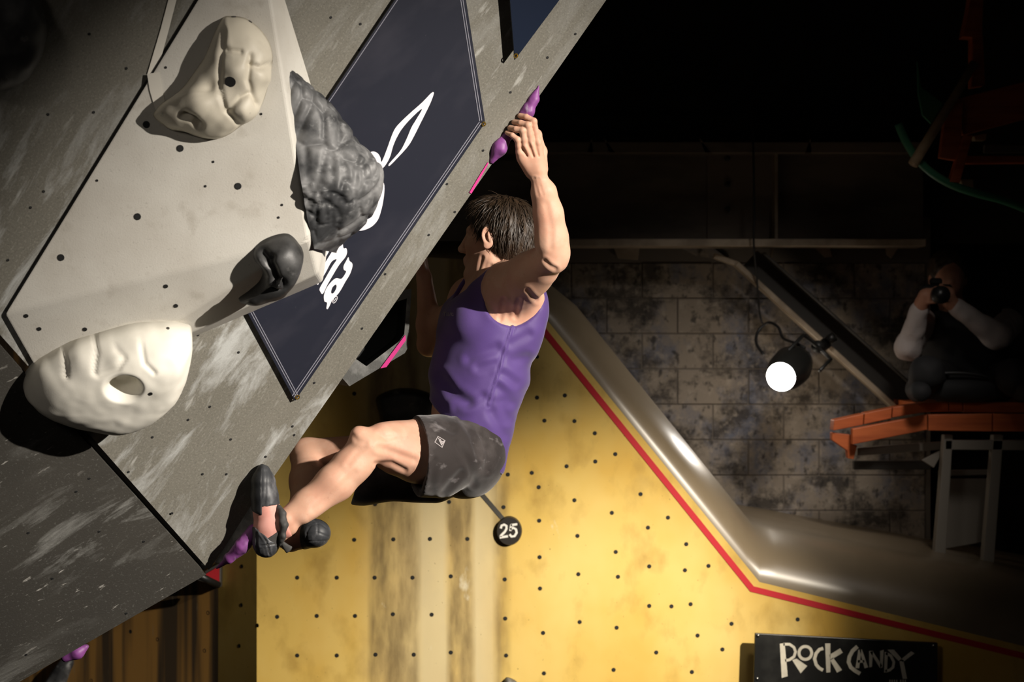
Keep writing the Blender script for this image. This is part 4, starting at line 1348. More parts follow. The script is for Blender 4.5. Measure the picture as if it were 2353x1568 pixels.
_z = P(2182, 928, dp).z
slab('deck', [(P(2120, 0, dp).x, dp + 0.11, _z), (P(2500, 0, dp).x, dp + 0.11, _z), (P(2500, 0, dp).x, 9.9, _z), (P(2120, 0, dp).x, 9.9, _z)], Vector((0, 0, -0.04)), M['orange_wood'], pf)
uf = empty('timber_frame', P(2230, 420, 8.4), 'orange timber frame in the dark at the upper right', 'frame')
du = 8.4
qslab('post', [(2236, -60), (2262, -60), (2258, 60), (2264, 195), (2234, 200), (2234, 86), (2212, 85), (2228, 10)], du, 0.08, M['orange_wood'], uf)
qslab('rail', [(2196, 228), (2400, 176), (2400, 262), (2214, 310)], du - 0.02, 0.06, M['orange_wood'], uf)
qslab('side_board', [(2176, 234), (2214, 234), (2206, 370), (2160, 362)], du - 0.05, 0.05, M['orange_wood'], uf)
qslab('side_board', [(2214, 310), (2236, 310), (2206, 420), (2182, 418)], du - 0.06, 0.05, M['orange_wood'], uf)
qslab('rail', [(2218, 358), (2400, 358), (2400, 374), (2218, 376)], du + 0.05, 0.06, M['orange_wood'], uf)
qslab('block', [(2206, 412), (2236, 412), (2238, 436), (2212, 430)], du + 0.05, 0.06, M['raw_wood'], uf)
qslab('block', [(2238, 312), (2268, 306), (2266, 322), (2240, 322)], du + 0.05, 0.06, M['raw_wood'], uf)
qslab('pale_rail', [(2264, 332), (2400, 336), (2400, 350), (2264, 350)], du + 0.08, 0.04, M['frame_grey'], uf)
pl = link('wooden_pole', tube_mesh('wooden_pole', [P(2238, 145, 8.38), P(2204, 205, 8.345), P(2098, 378, 8.26)], 0.019, 14, True, [0.018, 0.018, 0.022]), M['raw_wood'])
setp(pl, 'pale wooden pole slanting down in the dark upper right', 'pole')
arcp = [(2064, 285), (2078, 318), (2098, 352), (2125, 384), (2160, 410), (2200, 430), (2250, 446), (2310, 462), (2380, 490)]
ap = catmull([P(x, y, 8.36) for i, (x, y) in enumerate(arcp)], 5, False)
gh = link('green_hoop', tube_mesh('green_hoop', [Vector(a) for a in ap], 0.018, 10), M['green'])
setp(gh, 'curved green plastic hoop behind the wooden pole', 'hoop')
gl = slab('green_sheet', [P(x, y, 8.5) for x, y in [(2108, 140), (2118, 200), (2168, 238), (2140, 285), (2120, 265), (2110, 215)]], Vector((0, 0.02, 0)), M['green'], None, 0.003)
setp(gl, 'dark green sheet hanging beside the wooden pole', 'sheet')

# ------------------------------------------------------------ the climber
M['skin'] = pmat('skin', (0.60, 0.35, 0.245), 0.55,
    layers=[dict(color=(0.52, 0.24, 0.165), scale=(9, 9, 9), lo=0.45, hi=0.7, fac=0.55),
            dict(color=(0.66, 0.44, 0.33), scale=(22, 22, 22), lo=0.5, hi=0.7, fac=0.4),
            dict(color=(0.40, 0.2, 0.14), scale=(70, 70, 70), lo=0.64, hi=0.74, fac=0.35)],
    bump=[dict(scale=(220, 220, 220), strength=0.12, distance=0.001)], sss=0.12, spec=0.28)
M['hair'] = pmat('brown_hair', (0.028, 0.016, 0.008), 0.5,
    layers=[dict(color=(0.06, 0.034, 0.016), scale=(40, 40, 9), lo=0.45, hi=0.7, fac=0.7)], spec=0.6)
M['tank'] = pmat('purple_jersey', (0.082, 0.043, 0.185), 0.62,
    layers=[dict(color=(0.075, 0.034, 0.20), scale=(6, 6, 6), fac=0.4)],
    bump=[dict(scale=(420, 420, 420), strength=0.25, distance=0.0008)], sheen=0.25, spec=0.35)
M['tank_trim'] = pmat('purple_jersey_binding', (0.055, 0.026, 0.16), 0.6)
M['shorts'] = pmat('charcoal_shorts_fabric', (0.022, 0.017, 0.016), 0.75,
    layers=[dict(color=(0.065, 0.055, 0.053), scale=(9, 9, 9), lo=0.46, hi=0.66, fac=0.85, detail=6),
            dict(color=(0.24, 0.22, 0.22), scale=(16, 16, 30), lo=0.6, hi=0.76, fac=0.6, detail=7)],
    bump=[dict(scale=(300, 300, 300), strength=0.25, distance=0.001)], sheen=0.2, spec=0.25)
M['shoe_rubber'] = pmat('shoe_rubber', (0.036, 0.038, 0.042), 0.5,
    layers=[dict(color=(0.20, 0.20, 0.21), scale=(26, 26, 14), lo=0.52, hi=0.7, fac=0.6)], spec=0.4)
M['shoe_dark'] = pmat('shoe_sole_rubber', (0.013, 0.014, 0.016), 0.5, spec=0.4)
M['shoe_pink'] = pmat('shoe_pink_leather', (0.60, 0.26, 0.21), 0.6,
    layers=[dict(color=(0.70, 0.38, 0.33), scale=(18, 18, 18), fac=0.5)])
M['shoe_strap'] = pmat('shoe_strap_fabric', (0.045, 0.043, 0.041), 0.7)
M['print_grey'] = pmat('garment_print_grey', (0.30, 0.27, 0.27), 0.6)
M['lips'] = M['skin']

def V3(p): return np.array(tuple(p), float)
R_ = Vector((-0.20, 0.98, 0.0)); Fw = Vector((-0.98, -0.20, 0.0))       # his right, his front
LSH, LEL, LWR = P(1168, 658, 5.84), P(1268, 592, 5.61), P(1236, 402, 5.54)
RSH, REL, RWR = P(1083, 688, 6.20), P(986, 792, 6.40), P(975, 640, 6.28)
HIP_L, KNEE_L, ANK_L = P(1072, 1040, 5.90), P(848, 1022, 5.62), P(654, 1194, 5.455)
HIP_R, KNEE_R, ANK_R = P(1052, 1052, 6.12), P(706, 1046, 6.26), P(690, 1216, 5.98)
torso = [(P(1128, 662, 6.0), (0.10, 0.055)), (P(1128, 700, 6.0), (0.165, 0.098)), (P(1119, 770, 5.99), (0.165, 0.128)),
         (P(1102, 860, 5.98), (0.150, 0.128)), (P(1080, 950, 5.98), (0.138, 0.108)), (P(1068, 1030, 5.98), (0.150, 0.098))]

# head frame
hu = Vector((0.06, 0.0, 1.0)).normalized()
hf_ = Vector((-0.90, 0.36, -0.06)); hf_ = (hf_ - hu * hf_.dot(hu)).normalized()
hs_ = hu.cross(hf_)                                                         # his left
if hs_.y > 0: hs_ = -hs_
HC = P(1143, 545, 5.98)
def Hd(f_, s_, u_): return HC + hf_ * f_ + hs_ * s_ + hu * u_
HA = (hf_, hs_, hu)

def torso_into(fd, grow=0.0, k=0.03, upto=6):
    for (a, ra), (b, rb) in zip(torso[:upto - 1], torso[1:upto]):
        fd.econe(V3(a), V3(b), (ra[0] + grow, ra[1] + grow), (rb[0] + grow, rb[1] + grow), V3(R_), k)

lo = np.array([P(560, 784, 5.9).x, 5.30, P(784, 1290, 5.4).z]); hi = np.array([P(1320, 784, 5.5).x, 6.62, P(784, 180, 5.5).z])
def body_prims(body):
    torso_into(body)
    # chest, back and shoulder-blade forms
    for s in (1, -1):
        body.ell(V3(P(1119, 735, 6.0) + Fw * 0.075 - R_ * 0.07 * s), (Fw, R_, (0, 0, 1)), (0.05, 0.085, 0.06), 0.03)
        body.ell(V3(P(1150, 745, 5.99) - Fw * 0.055 - R_ * 0.085 * s), (Fw, R_, (0, 0, 1)), (0.055, 0.07, 0.10), 0.035)   # lats
        body.ell(V3(P(1160, 700, 5.99) - Fw * 0.07 - R_ * 0.09 * s), (Fw, R_, (0, 0, 1)), (0.035, 0.06, 0.06), 0.03)      # blade
    # neck + traps
    body.cone(V3(P(1132, 672, 6.0)), V3(Hd(-0.012, 0, -0.06)), 0.062, 0.054, 0.03)
    body.cone(V3(P(1150, 640, 5.99)), V3(LSH + Vector((0, 0.02, 0.01))), 0.045, 0.05, 0.04)
    body.cone(V3(P(1135, 645, 6.0)), V3(RSH), 0.045, 0.05, 0.04)
    body.cone(V3(Hd(0.012, 0.045, -0.045)), V3(P(1095, 668, 5.94)), 0.013, 0.012, 0.02)                                   # neck muscle
    # left arm
    body.cone(V3(LSH), V3(LSH), 0.066, 0.066, 0.05)
    up_m = LSH.lerp(LEL, 0.5)
    body.chain([V3(LSH), V3(up_m + Vector((0.004, 0, -0.008))), V3(LEL)], [0.062, 0.055, 0.040], 0.03)
    body.cone(V3(LSH.lerp(LEL, 0.25) + Vector((0.0, 0, -0.03))), V3(LSH.lerp(LEL, 0.75) + Vector((0.012, 0, -0.022))), 0.036, 0.03, 0.03)   # triceps below
    body.cone(V3(LSH.lerp(LEL, 0.3) + Vector((-0.01, -0.0, 0.022))), V3(LSH.lerp(LEL, 0.75) + Vector((-0.012, 0, 0.016))), 0.032, 0.027, 0.03)  # biceps above
    body.cone(V3(P(1286, 604, 5.615)), V3(P(1287, 590, 5.61)), 0.017, 0.02, 0.025)                                        # elbow point
    body.cone(V3(P(1205, 690, 5.88)), V3(LSH.lerp(LEL, 0.28) + Vector((0.015, 0, -0.03))), 0.04, 0.032, 0.045)              # rear armpit fold
    fa = [P(1270, 592, 5.61), P(1269, 545, 5.59), P(1261, 490, 5.57), P(1248, 440, 5.55), P(1237, 402, 5.535)]
    body.echain([V3(p) for p in fa], [(0.036, 0.036), (0.037, 0.035), (0.034, 0.031), (0.027, 0.023), (0.0235, 0.018)], V3(Vector((1, 0, 0.2))), 0.02)
    body.cone(V3(P(1285, 570, 5.60)), V3(P(1262, 440, 5.55)), 0.018, 0.008, 0.04)
    body.cone(V3(P(1250, 560, 5.58)), V3(P(1240, 450, 5.55)), 0.018, 0.008, 0.04)
    # left hand
    dh = 5.497
    mcp = [P(1194, 350, dh + 0.006), P(1207, 339, dh - 0.002), P(1221, 331, dh - 0.002), P(1235, 328, dh + 0.006)]
    pip = [P(1189, 321, dh - 0.012), P(1201, 300, dh - 0.020), P(1213, 288, dh - 0.022), P(1226, 279, dh - 0.012)]
    dip = [P(1177, 311, dh - 0.010), P(1185, 297, dh - 0.014), P(1196, 283, dh - 0.014), P(1209, 269, dh - 0.006)]
    tip = [P(1165, 305, dh + 0.002), P(1172, 294, dh + 0.0), P(1182, 281, dh + 0.0), P(1195, 266, dh + 0.004)]
    cmc = [P(1221, 390, 5.535), P(1229, 388, 5.527), P(1238, 388, 5.527), P(1246, 390, 5.535)]
    for i in range(4):
        body.chain([V3(cmc[i]), V3(mcp[i])], [0.0145, 0.0105], 0.010)
    for i in range(3):
        body.cone(V3(mcp[i].lerp(cmc[i], 0.12) + Vector((0, 0.004, 0))), V3(mcp[i + 1].lerp(cmc[i + 1], 0.12) + Vector((0, 0.004, 0))), 0.010, 0.010, 0.008)
    body.cone(V3(P(1202, 366, dh + 0.018)), V3(P(1220, 396, 5.54)), 0.016, 0.016, 0.015)
    for i in range(4):
        rr = [0.0082, 0.0091, 0.0094, 0.0091][i]
        body.ell(V3(mcp[i] + Vector((0, -0.004, 0.002))), (Vector((1, 0, 0)), Vector((0, 1, 0)), Vector((0, 0, 1))), (0.0095, 0.008, 0.011), 0.006)
        body.chain([V3(mcp[i]), V3(mcp[i].lerp(pip[i], 0.5)), V3(pip[i])], [rr + 0.0016, rr + 0.0002, rr + 0.0004], 0.004)
        body.chain([V3(pip[i]), V3(dip[i]), V3(tip[i])], [rr + 0.0003, rr - 0.0006, rr - 0.0014], 0.0022)
        body.cone(V3(pip[i]), V3(pip[i]), rr + 0.0010, rr + 0.0010, 0.003)
    for i in range(3):      # hollows between the tendons
        g0 = mcp[i].lerp(mcp[i + 1], 0.5) + Vector((0, -0.013, 0.002)); g1 = cmc[i].lerp(cmc[i + 1], 0.5) + Vector((0, -0.014, 0.012))
        body.cone(V3(g0), V3(g0.lerp(g1, 0.6)), 0.0032, 0.001, 0.008, 'sub')
    th = [P(1247, 388, 5.55), P(1246, 348, 5.565), P(1235, 308, 5.575), P(1216, 288, 5.57)]
    body.chain([V3(p) for p in th], [0.015, 0.0125, 0.0105, 0.008], 0.01)
    # right arm (far) and hand behind the edge
    body.cone(V3(RSH), V3(RSH), 0.062, 0.062, 0.05)
    body.chain([V3(RSH), V3(RSH.lerp(REL, 0.5)), V3(REL)], [0.058, 0.050, 0.036], 0.03)
    body.chain([V3(REL), V3(REL.lerp(RWR, 0.3) + Vector((0.006, 0, 0))), V3(RWR)], [0.033, 0.039, 0.024], 0.025)
    RH = P(962, 585, 6.24)
    body.econe(V3(RWR), V3(RH), (0.026, 0.016), (0.036, 0.014), V3(Vector((0.5, 0.8, 0))), 0.015)
    for i in range(4):
        b0 = RH + Vector((-0.012 + 0.002 * i, -0.03 + 0.02 * i, 0.01))
        body.chain([V3(b0), V3(b0 + Vector((-0.012, 0.004, 0.036))), V3(b0 + Vector((-0.042, 0.006, 0.042)))], [0.0105, 0.0095, 0.008], 0.006)
    body.chain([V3(RWR.lerp(RH, 0.4)), V3(RH + Vector((0.008, -0.045, 0.0))), V3(RH + Vector((-0.02, -0.05, 0.03)))], [0.014, 0.011, 0.009], 0.01)
    # pelvis, legs
    body.ell(V3(P(1066, 1050, 6.0)), (R_, Fw, (0, 0, 1)), (0.16, 0.098, 0.11), 0.03)
    body.ell(V3(P(1070, 1075, 5.93)), (R_, Fw, (0, 0, 1)), (0.085, 0.088, 0.08), 0.03)
    body.chain([V3(HIP_L), V3(HIP_L.lerp(KNEE_L, 0.45) + Vector((0, 0, 0.0))), V3(HIP_L.lerp(KNEE_L, 0.8)), V3(KNEE_L)], [0.086, 0.080, 0.058, 0.048], 0.03)
    body.cone(V3(P(935, 1040, 5.70)), V3(P(960, 1050, 5.73)), 0.062, 0.07, 0.04)
    body.cone(V3(P(905, 1062, 5.69)), V3(P(985, 1080, 5.80)), 0.028, 0.045, 0.03)            # hamstring
    body.cone(V3(P(880, 1000, 5.64)), V3(P(960, 1005, 5.74)), 0.030, 0.046, 0.03)            # quad
    body.ell(V3(P(827, 1003, 5.60)), (Vector((1, 0, 0.5)), Vector((0, 1, 0)), Vector((-0.5, 0, 1))), (0.024, 0.028, 0.030), 0.022)  # kneecap
    body.cone(V3(P(812, 1030, 5.605)), V3(P(826, 1012, 5.60)), 0.018, 0.02, 0.02)
    sh = [P(842, 1032, 5.61), P(802, 1072, 5.595), P(765, 1108, 5.575), P(705, 1156, 5.56), P(662, 1192, 5.535)]
    body.chain([V3(p) for p in sh], [0.045, 0.046, 0.045, 0.036, 0.031], 0.02)
    body.cone(V3(P(832, 1072, 5.60)), V3(P(782, 1120, 5.60)), 0.028, 0.027, 0.03)            # calf
    body.cone(V3(P(782, 1120, 5.59)), V3(P(700, 1188, 5.53)), 0.028, 0.016, 0.03)
    body.cone(V3(P(668, 1216, 5.53)), V3(P(628, 1238, 5.53)), 0.017, 0.024, 0.02)            # heel cord
    body.ell(V3(P(655, 1196, 5.512)), (Vector((1, 0, 0)), Vector((0, 1, 0)), Vector((0, 0, 1))), (0.013, 0.010, 0.014), 0.012)
    foot_ax = [P(640, 1206, 5.53), P(616, 1170, 5.53), P(611, 1110, 5.53), P(607, 1084, 5.53)]
    body.echain([V3(p) for p in foot_ax], [(0.024, 0.024), (0.020, 0.024), (0.016, 0.022), (0.008, 0.014)], V3(Vector((1, 0, 0))), 0.012)
    body.cone(V3(P(640, 1206, 5.53)), V3(P(614, 1243, 5.53)), 0.024, 0.022, 0.015)
    # far leg
    body.chain([V3(HIP_R), V3(HIP_R.lerp(KNEE_R, 0.5)), V3(KNEE_R)], [0.088, 0.072, 0.050], 0.03)
    body.chain([V3(KNEE_R), V3(KNEE_R.lerp(ANK_R, 0.35) + Vector((0.012, -0.02, 0))), V3(KNEE_R.lerp(ANK_R, 0.75)), V3(ANK_R)], [0.049, 0.054, 0.038, 0.032], 0.025)
    body.chain([V3(ANK_R), V3(P(722, 1226, 5.95))], [0.024, 0.022], 0.015)
    body.chain([V3(ANK_R), V3(P(660, 1236, 6.06)), V3(P(628, 1236, 6.14))], [0.024, 0.02, 0.01], 0.015)
    # head
    body.ell(V3(Hd(-0.014, 0, 0.028)), HA, (0.096, 0.074, 0.084), 0.02)
    body.ell(V3(Hd(0.034, 0, -0.038)), HA, (0.058, 0.058, 0.080), 0.03)
    for s in (1, -1):
        body.cone(V3(Hd(0.070, 0.012 * s, -0.112)), V3(Hd(-0.002, 0.052 * s, -0.066)), 0.019, 0.018, 0.025)
        body.ell(V3(Hd(0.058, 0.040 * s, -0.028)), HA, (0.028, 0.022, 0.024), 0.02)
        body.cone(V3(Hd(0.086, 0.012 * s, 0.016)), V3(Hd(0.070, 0.046 * s, 0.016)), 0.011, 0.010, 0.015)
        body.ell(V3(Hd(0.093, 0.032 * s, -0.002)), HA, (0.016, 0.019, 0.012), 0.012, 'sub')
        body.ell(V3(Hd(0.076, 0.031 * s, -0.003)), HA, (0.0125, 0.0135, 0.0115), 0.004)
    body.ell(V3(Hd(0.078, 0, -0.118)), HA, (0.018, 0.022, 0.016), 0.02)
    body.cone(V3(Hd(0.090, 0, 0.008)), V3(Hd(0.113, 0, -0.038)), 0.0085, 0.0105, 0.012)
    body.ell(V3(Hd(0.113, 0, -0.042)), HA, (0.012, 0.012, 0.010), 0.008)
    for s in (1, -1):
        body.ell(V3(Hd(0.100, 0.013 * s, -0.046)), HA, (0.011, 0.008, 0.008), 0.006)
        body.ell(V3(Hd(0.104, 0.008 * s, -0.054)), HA, (0.006, 0.004, 0.005), 0.003, 'sub')
    body.ell(V3(Hd(0.084, 0, -0.076)), HA, (0.017, 0.026, 0.020), 0.014)
    body.ell(V3(Hd(0.096, 0, -0.071)), HA, (0.005, 0.019, 0.006), 0.009)
    body.ell(V3(Hd(0.093, 0, -0.083)), HA, (0.005, 0.017, 0.006), 0.009)
    for s in (1, -1):
        ea = (Vector(hf_) * 0.97 - hs_ * 0.12 * s + hu * -0.2, hs_ * s + hf_ * -0.35, hu + hf_ * 0.2)
        ec = Hd(-0.004, 0.078 * s, -0.004)
        body.ell(V3(ec), ea, (0.0185, 0.0085, 0.032), 0.006)
        body.ell(V3(ec + hs_ * 0.008 * s + hu * 0.002 + hf_ * 0.003), ea, (0.0115, 0.0065, 0.021), 0.004, 'sub')
        body.ell(V3(ec + hs_ * 0.004 * s + hf_ * -0.004), ea, (0.0045, 0.005, 0.016), 0.004)
        body.ell(V3(ec + hu * -0.027 + hf_ * 0.004), ea, (0.010, 0.006, 0.010), 0.006)


climber = empty('person', P(640, 1290, 5.5), 'climber in a purple tank top and charcoal shorts hanging from the overhang', 'person')
MUSCLE = [([(1158, 688), (1152, 708), (1149, 735)], 0.006, 5, 5.6, 6.0), ([(1192, 690), (1188, 705), (1184, 728)], 0.006, 5, 5.6, 6.0), ([(1128, 700), (1140, 725)], 0.003, 5, 5.6, 6.0),
          ([(1232, 690), (1222, 680), (1212, 668)], 0.005, 5, 5.5, 5.95), ([(1252, 600), (1264, 612), (1276, 618)], 0.006, 5, 5.4, 5.75), ([(1255, 470), (1266, 520), (1266, 570)], 0.0025, 6, 5.4, 5.75),
          ([(1236, 412), (1247, 448)], 0.002, 3, 5.4, 5.7), ([(1228, 410), (1238, 450)], 0.002, 3, 5.4, 5.7),
          ([(1108, 592), (1100, 620), (1092, 650)], 0.004, 4, 5.7, 6.1), ([(1128, 610), (1124, 640)], 0.003, 4, 5.7, 6.1),
          ([(872, 1030), (905, 1040), (952, 1058)], 0.005, 7, 5.4, 5.85), ([(872, 1000), (885, 1008), (905, 1004)], 0.004, 6, 5.4, 5.85), ([(838, 1028), (822, 1040), (800, 1068)], 0.003, 6, 5.4, 5.8),
          ([(812, 1002), (822, 1014), (840, 1016)], 0.003, 5, 5.4, 5.8), ([(815, 1088), (770, 1130), (720, 1172)], 0.003, 7, 5.4, 5.8), ([(862, 1066), (900, 1064), (930, 1080)], 0.005, 5, 5.4, 5.85)]
def multi_res(name, boxes, lo, hi, vox, prims, mat, parent):
    """one skin mesh, finer inside the given boxes"""
    def part(lo, hi, vox):
        f = Field(lo, hi, vox)
        prims(f)
        v, q = f.mesh()
        for _ in range(1):
            acc = np.zeros_like(v); c = np.zeros(len(v))
            for i in range(4):
                a, b = q[:, i], q[:, (i + 1) % 4]
                np.add.at(acc, a, v[b]); np.add.at(c, a, 1); np.add.at(acc, b, v[a]); np.add.at(c, b, 1)
            v = v * 0.5 + 0.5 * acc / np.maximum(c, 1)[:, None]
        return v, q
    v, q = part(lo, hi, vox)
    cen = v[q].mean(1)
    keep = np.ones(len(q), bool)
    for (bl, bh, bvox) in boxes:
        keep &= ~np.all((cen > bl + 0.012) & (cen < bh - 0.012), axis=1)
    VV, QQ, n = [v], [q[keep]], len(v)
    for (bl, bh, bvox) in boxes:
        v2, q2 = part(bl, bh, bvox)
        c2 = v2[q2].mean(1)
        k2 = np.all((c2 > bl + 0.006) & (c2 < bh - 0.006), axis=1)
        VV.append(v2); QQ.append(q2[k2] + n); n += len(v2)
    V_, Q_ = np.concatenate(VV), np.concatenate(QQ)
    # muscle and tendon lines on the side of the body that is seen
    nv = vnormals(V_, Q_)
    pq = pix(V_)
    face = (nv[:, 1] < 0.15)
    dd = np.zeros(len(V_))
    for line, dep, wd, dmin, dmax in MUSCLE:
        m = face & (V_[:, 1] > dmin) & (V_[:, 1] < dmax)
        k = polyline_dist(pq[m], line)
        dd[m] -= 0.5 * dep * (np.exp(-(k / wd) ** 2) - 0.55 * np.exp(-((k - 1.9 * wd) / wd) ** 2))
    V_ = V_ + nv * dd[:, None]
    used = np.zeros(len(V_), bool); used[Q_.ravel()] = True
    remap = np.cumsum(used) - 1
    return link(name, raw_mesh(name, V_[used], remap[Q_]), mat, parent)
hand_box = (V3(P(1205, 330, 5.54)) - np.array([0.075, 0.10, 0.105]), V3(P(1205, 330, 5.54)) + np.array([0.075, 0.12, 0.095]), 0.0017)
head_box = (V3(HC) - np.array([0.135, 0.125, 0.135]), V3(HC) + np.array([0.115, 0.125, 0.13]), 0.0024)
body_o = multi_res('body', [hand_box, head_box], lo, hi, 0.0045, body_prims, M['skin'], climber)

# ---- hair
hair = Field(V3(HC) - 0.17, V3(HC) + 0.17, 0.003)
hair.ell(V3(Hd(-0.016, 0, 0.034)), HA, (0.104, 0.084, 0.090), 0.01)
hair.ell(V3(Hd(-0.052, 0, -0.006)), HA, (0.070, 0.076, 0.078), 0.03)
hair.ell(V3(Hd(0.035, 0, 0.082)), HA, (0.055, 0.055, 0.028), 0.03)
hair.ell(V3(Hd(0.105, 0, -0.055)), HA, (0.088, 0.14, 0.112), 0.015, 'sub')
for s in (1, -1):
    hair.ell(V3(Hd(0.004, 0.085 * s, -0.012)), HA, (0.026, 0.03, 0.034), 0.008, 'sub')
    hair.cone(V3(Hd(0.028, 0.080 * s, -0.05)), V3(Hd(0.018, 0.08 * s, -0.10)), 0.045, 0.055, 0.01, 'sub')
hair.half(V3(Hd(-0.05, 0, -0.078)), V3(-hu - hf_ * 0.25), 0.02)
def hair_disp(v, n):
    d = v - V3(HC)
    a = np.arctan2(d @ V3(hs_), d @ V3(hf_)) * 1.0
    u = d @ V3(hu)
    q = np.stack([a * 9, u * 14, np.zeros(len(v))], 1)
    return 0.004 * vnoise(q, 1.0, 1) + 0.0025 * vnoise(q * np.array([3.0, 2, 1]), 1.0, 5)
hair_o = hair.obj('hair', M['hair'], climber, 1, hair_disp)
hverts = np.array([v.co for v in hair_o.data.vertices]); 
hn = np.array([v.normal for v in hair_o.data.vertices])
rs = np.random.RandomState(11)
sv, sf = [], []
sel = rs.choice(len(hverts), 2600, replace=False)
crown = V3(Hd(-0.03, 0.0, 0.12))
for i in sel:
    p = hverts[i]; n = hn[i]
    if (p - V3(HC)) @ V3(hf_) > 0.06 and (p - V3(HC)) @ V3(hu) < 0.06: continue
    d = p - crown
    t = d - n * (d @ n)
    l = np.linalg.norm(t)
    if l < 0.015: continue
    t = t / l + V3(-hu) * 0.35 + rs.normal(0, 0.16, 3)
    t -= n * (t @ n); t /= np.linalg.norm(t)
    s = np.cross(t, n)
    L = rs.uniform(0.022, 0.042); w = rs.uniform(0.0007, 0.0018)
    b = len(sv)
    for k in range(4):
        q = k / 3
        c = p - n * 0.001 + t * L * q + n * (0.0045 * math.sin(q * 2.2)) - n * 0.004 * q * q
        ww = w * (1 - 0.85 * q ** 1.5)
        sv += [tuple(c + s * ww), tuple(c + n * ww * 0.9), tuple(c - s * ww)]
        if k:
            o_ = b + 3 * (k - 1)
            sf += [(o_, o_ + 1, o_ + 4, o_ + 3), (o_ + 1, o_ + 2, o_ + 5, o_ + 4)]
me = bpy.data.meshes.new('hair_strands'); me.from_pydata(sv, [], sf)
me.polygons.foreach_set('use_smooth', [True] * len(me.polygons)); me.update()
link('hair_strands', me, M['hair'], hair_o)['kind'] = 'stuff'

# ---- tank top
tk = Field(V3(P(1100, 860, 6.0)) - np.array([0.30, 0.32, 0.46]), V3(P(1100, 860, 6.0)) + np.array([0.30, 0.32, 0.40]), 0.005)
torso_into(tk, 0.014, 0.03)
for s in (1, -1):
    tk.ell(V3(P(1119, 735, 6.0) + Fw * 0.075 - R_ * 0.07 * s), (Fw, R_, (0, 0, 1)), (0.058, 0.094, 0.07), 0.03)
    tk.ell(V3(P(1150, 745, 5.99) - Fw * 0.055 - R_ * 0.085 * s), (Fw, R_, (0, 0, 1)), (0.062, 0.078, 0.105), 0.035)
    tk.ell(V3(P(1160, 700, 5.99) - Fw * 0.07 - R_ * 0.09 * s), (Fw, R_, (0, 0, 1)), (0.042, 0.066, 0.066), 0.03)
tk.cone(V3(P(1150, 646, 5.99)), V3(LSH + Vector((0, 0.02, 0.01))), 0.05, 0.055, 0.04)
tk.cone(V3(P(1135, 650, 6.0)), V3(RSH), 0.05, 0.055, 0.04)
tk.cone(V3(P(1116, 880, 5.97)), V3(P(1094, 1000, 5.96)), 0.10, 0.088, 0.04)
tk.cone(V3(P(1094, 1000, 5.95)), V3(P(1098, 1066, 5.93)), 0.088, 0.080, 0.04)      # shirt tail at the back
# cuts: armholes, neck, hem
tk.econe(V3(P(1180, 692, 5.60)), V3(P(1178, 682, 5.96)), (0.088, 0.082), (0.080, 0.078), V3(Vector((1, 0, 0.4))), 0.006, 'sub')
tk.cone(V3(P(1130, 640, 5.62)), V3(P(1140, 646, 5.93)), 0.03, 0.03, 0.006, 'sub')
tk.cone(V3(LSH + Vector((0.02, -0.06, 0.04))), V3(LEL), 0.075, 0.075, 0.006, 'sub')
tk.cone(V3(RSH + R_ * 0.06), V3(REL), 0.085, 0.07, 0.006, 'sub')
tk.cone(V3(RSH + R_ * 0.10 + Vector((0, 0, 0.05))), V3(RSH + R_ * 0.04 + Vector((0, 0, -0.08))), 0.06, 0.06, 0.006, 'sub')
tk.cone(V3(P(1085, 655, 5.97)), V3(Hd(0, 0, -0.05)), 0.068, 0.085, 0.008, 'sub')
tk.half(V3(P(1060, 1000, 5.9)), V3(Vector((-0.75, 0, -0.75))), 0.004)
tkX, tkY, tkZ = tk.coords()
def tank_disp(v, n):
    q = pix(v)
    # soft drag folds from the waist towards the back, plus side seam
    w = np.zeros(len(v))
    for l, dep, wd in [([(1012, 870), (1040, 905), (1075, 925)], 0.010, 9), ([(1140, 800), (1105, 815), (1080, 825)], 0.006, 8),
                       ([(1135, 838), (1100, 845)], 0.005, 7), ([(1155, 860), (1185, 880)], 0.006, 7), ([(1146, 893), (1172, 925)], 0.007, 8), ([(1108, 912), (1085, 925), (1050, 935)], 0.006, 7),
                       ([(1152, 925), (1165, 965)], 0.006, 7), ([(1175, 790), (1215, 770)], 0.005, 7), ([(1180, 830), (1212, 820)], 0.004, 7), ([(1130, 950), (1160, 1000)], 0.006, 8)]:
        dd = polyline_dist(q, l)
        dep *= 0.5; wd *= 1.35
        w -= dep * np.exp(-(dd / wd) ** 2)
        w += dep * 0.8 * np.exp(-((dd - wd * 1.7) / wd) ** 2)
    seam = polyline_dist(q, [(1180, 744), (1158, 810), (1147, 850), (1138, 880), (1122, 930)])
    w += 0.0035 * np.exp(-(seam / 2.6) ** 2) - 0.0025 * np.exp(-((seam - 5) / 3) ** 2)
    fold = 0.003 * vnoise(np.stack([v[:, 0] * 10, v[:, 1] * 10, v[:, 2] * 22 + v[:, 0] * 12], 1), 1.0, 2)
    return w + fold
tank_o = tk.obj('tank_top', M['tank'], climber, 2, tank_disp)

# armhole binding: trace of the visible armhole on the shirt
def on_surface(o, pts, lift):
    out = []
    for (x, y) in pts:
        l, n = surf_hit(o, x, y)
        if l is not None: out.append(l + n * lift)
    return out

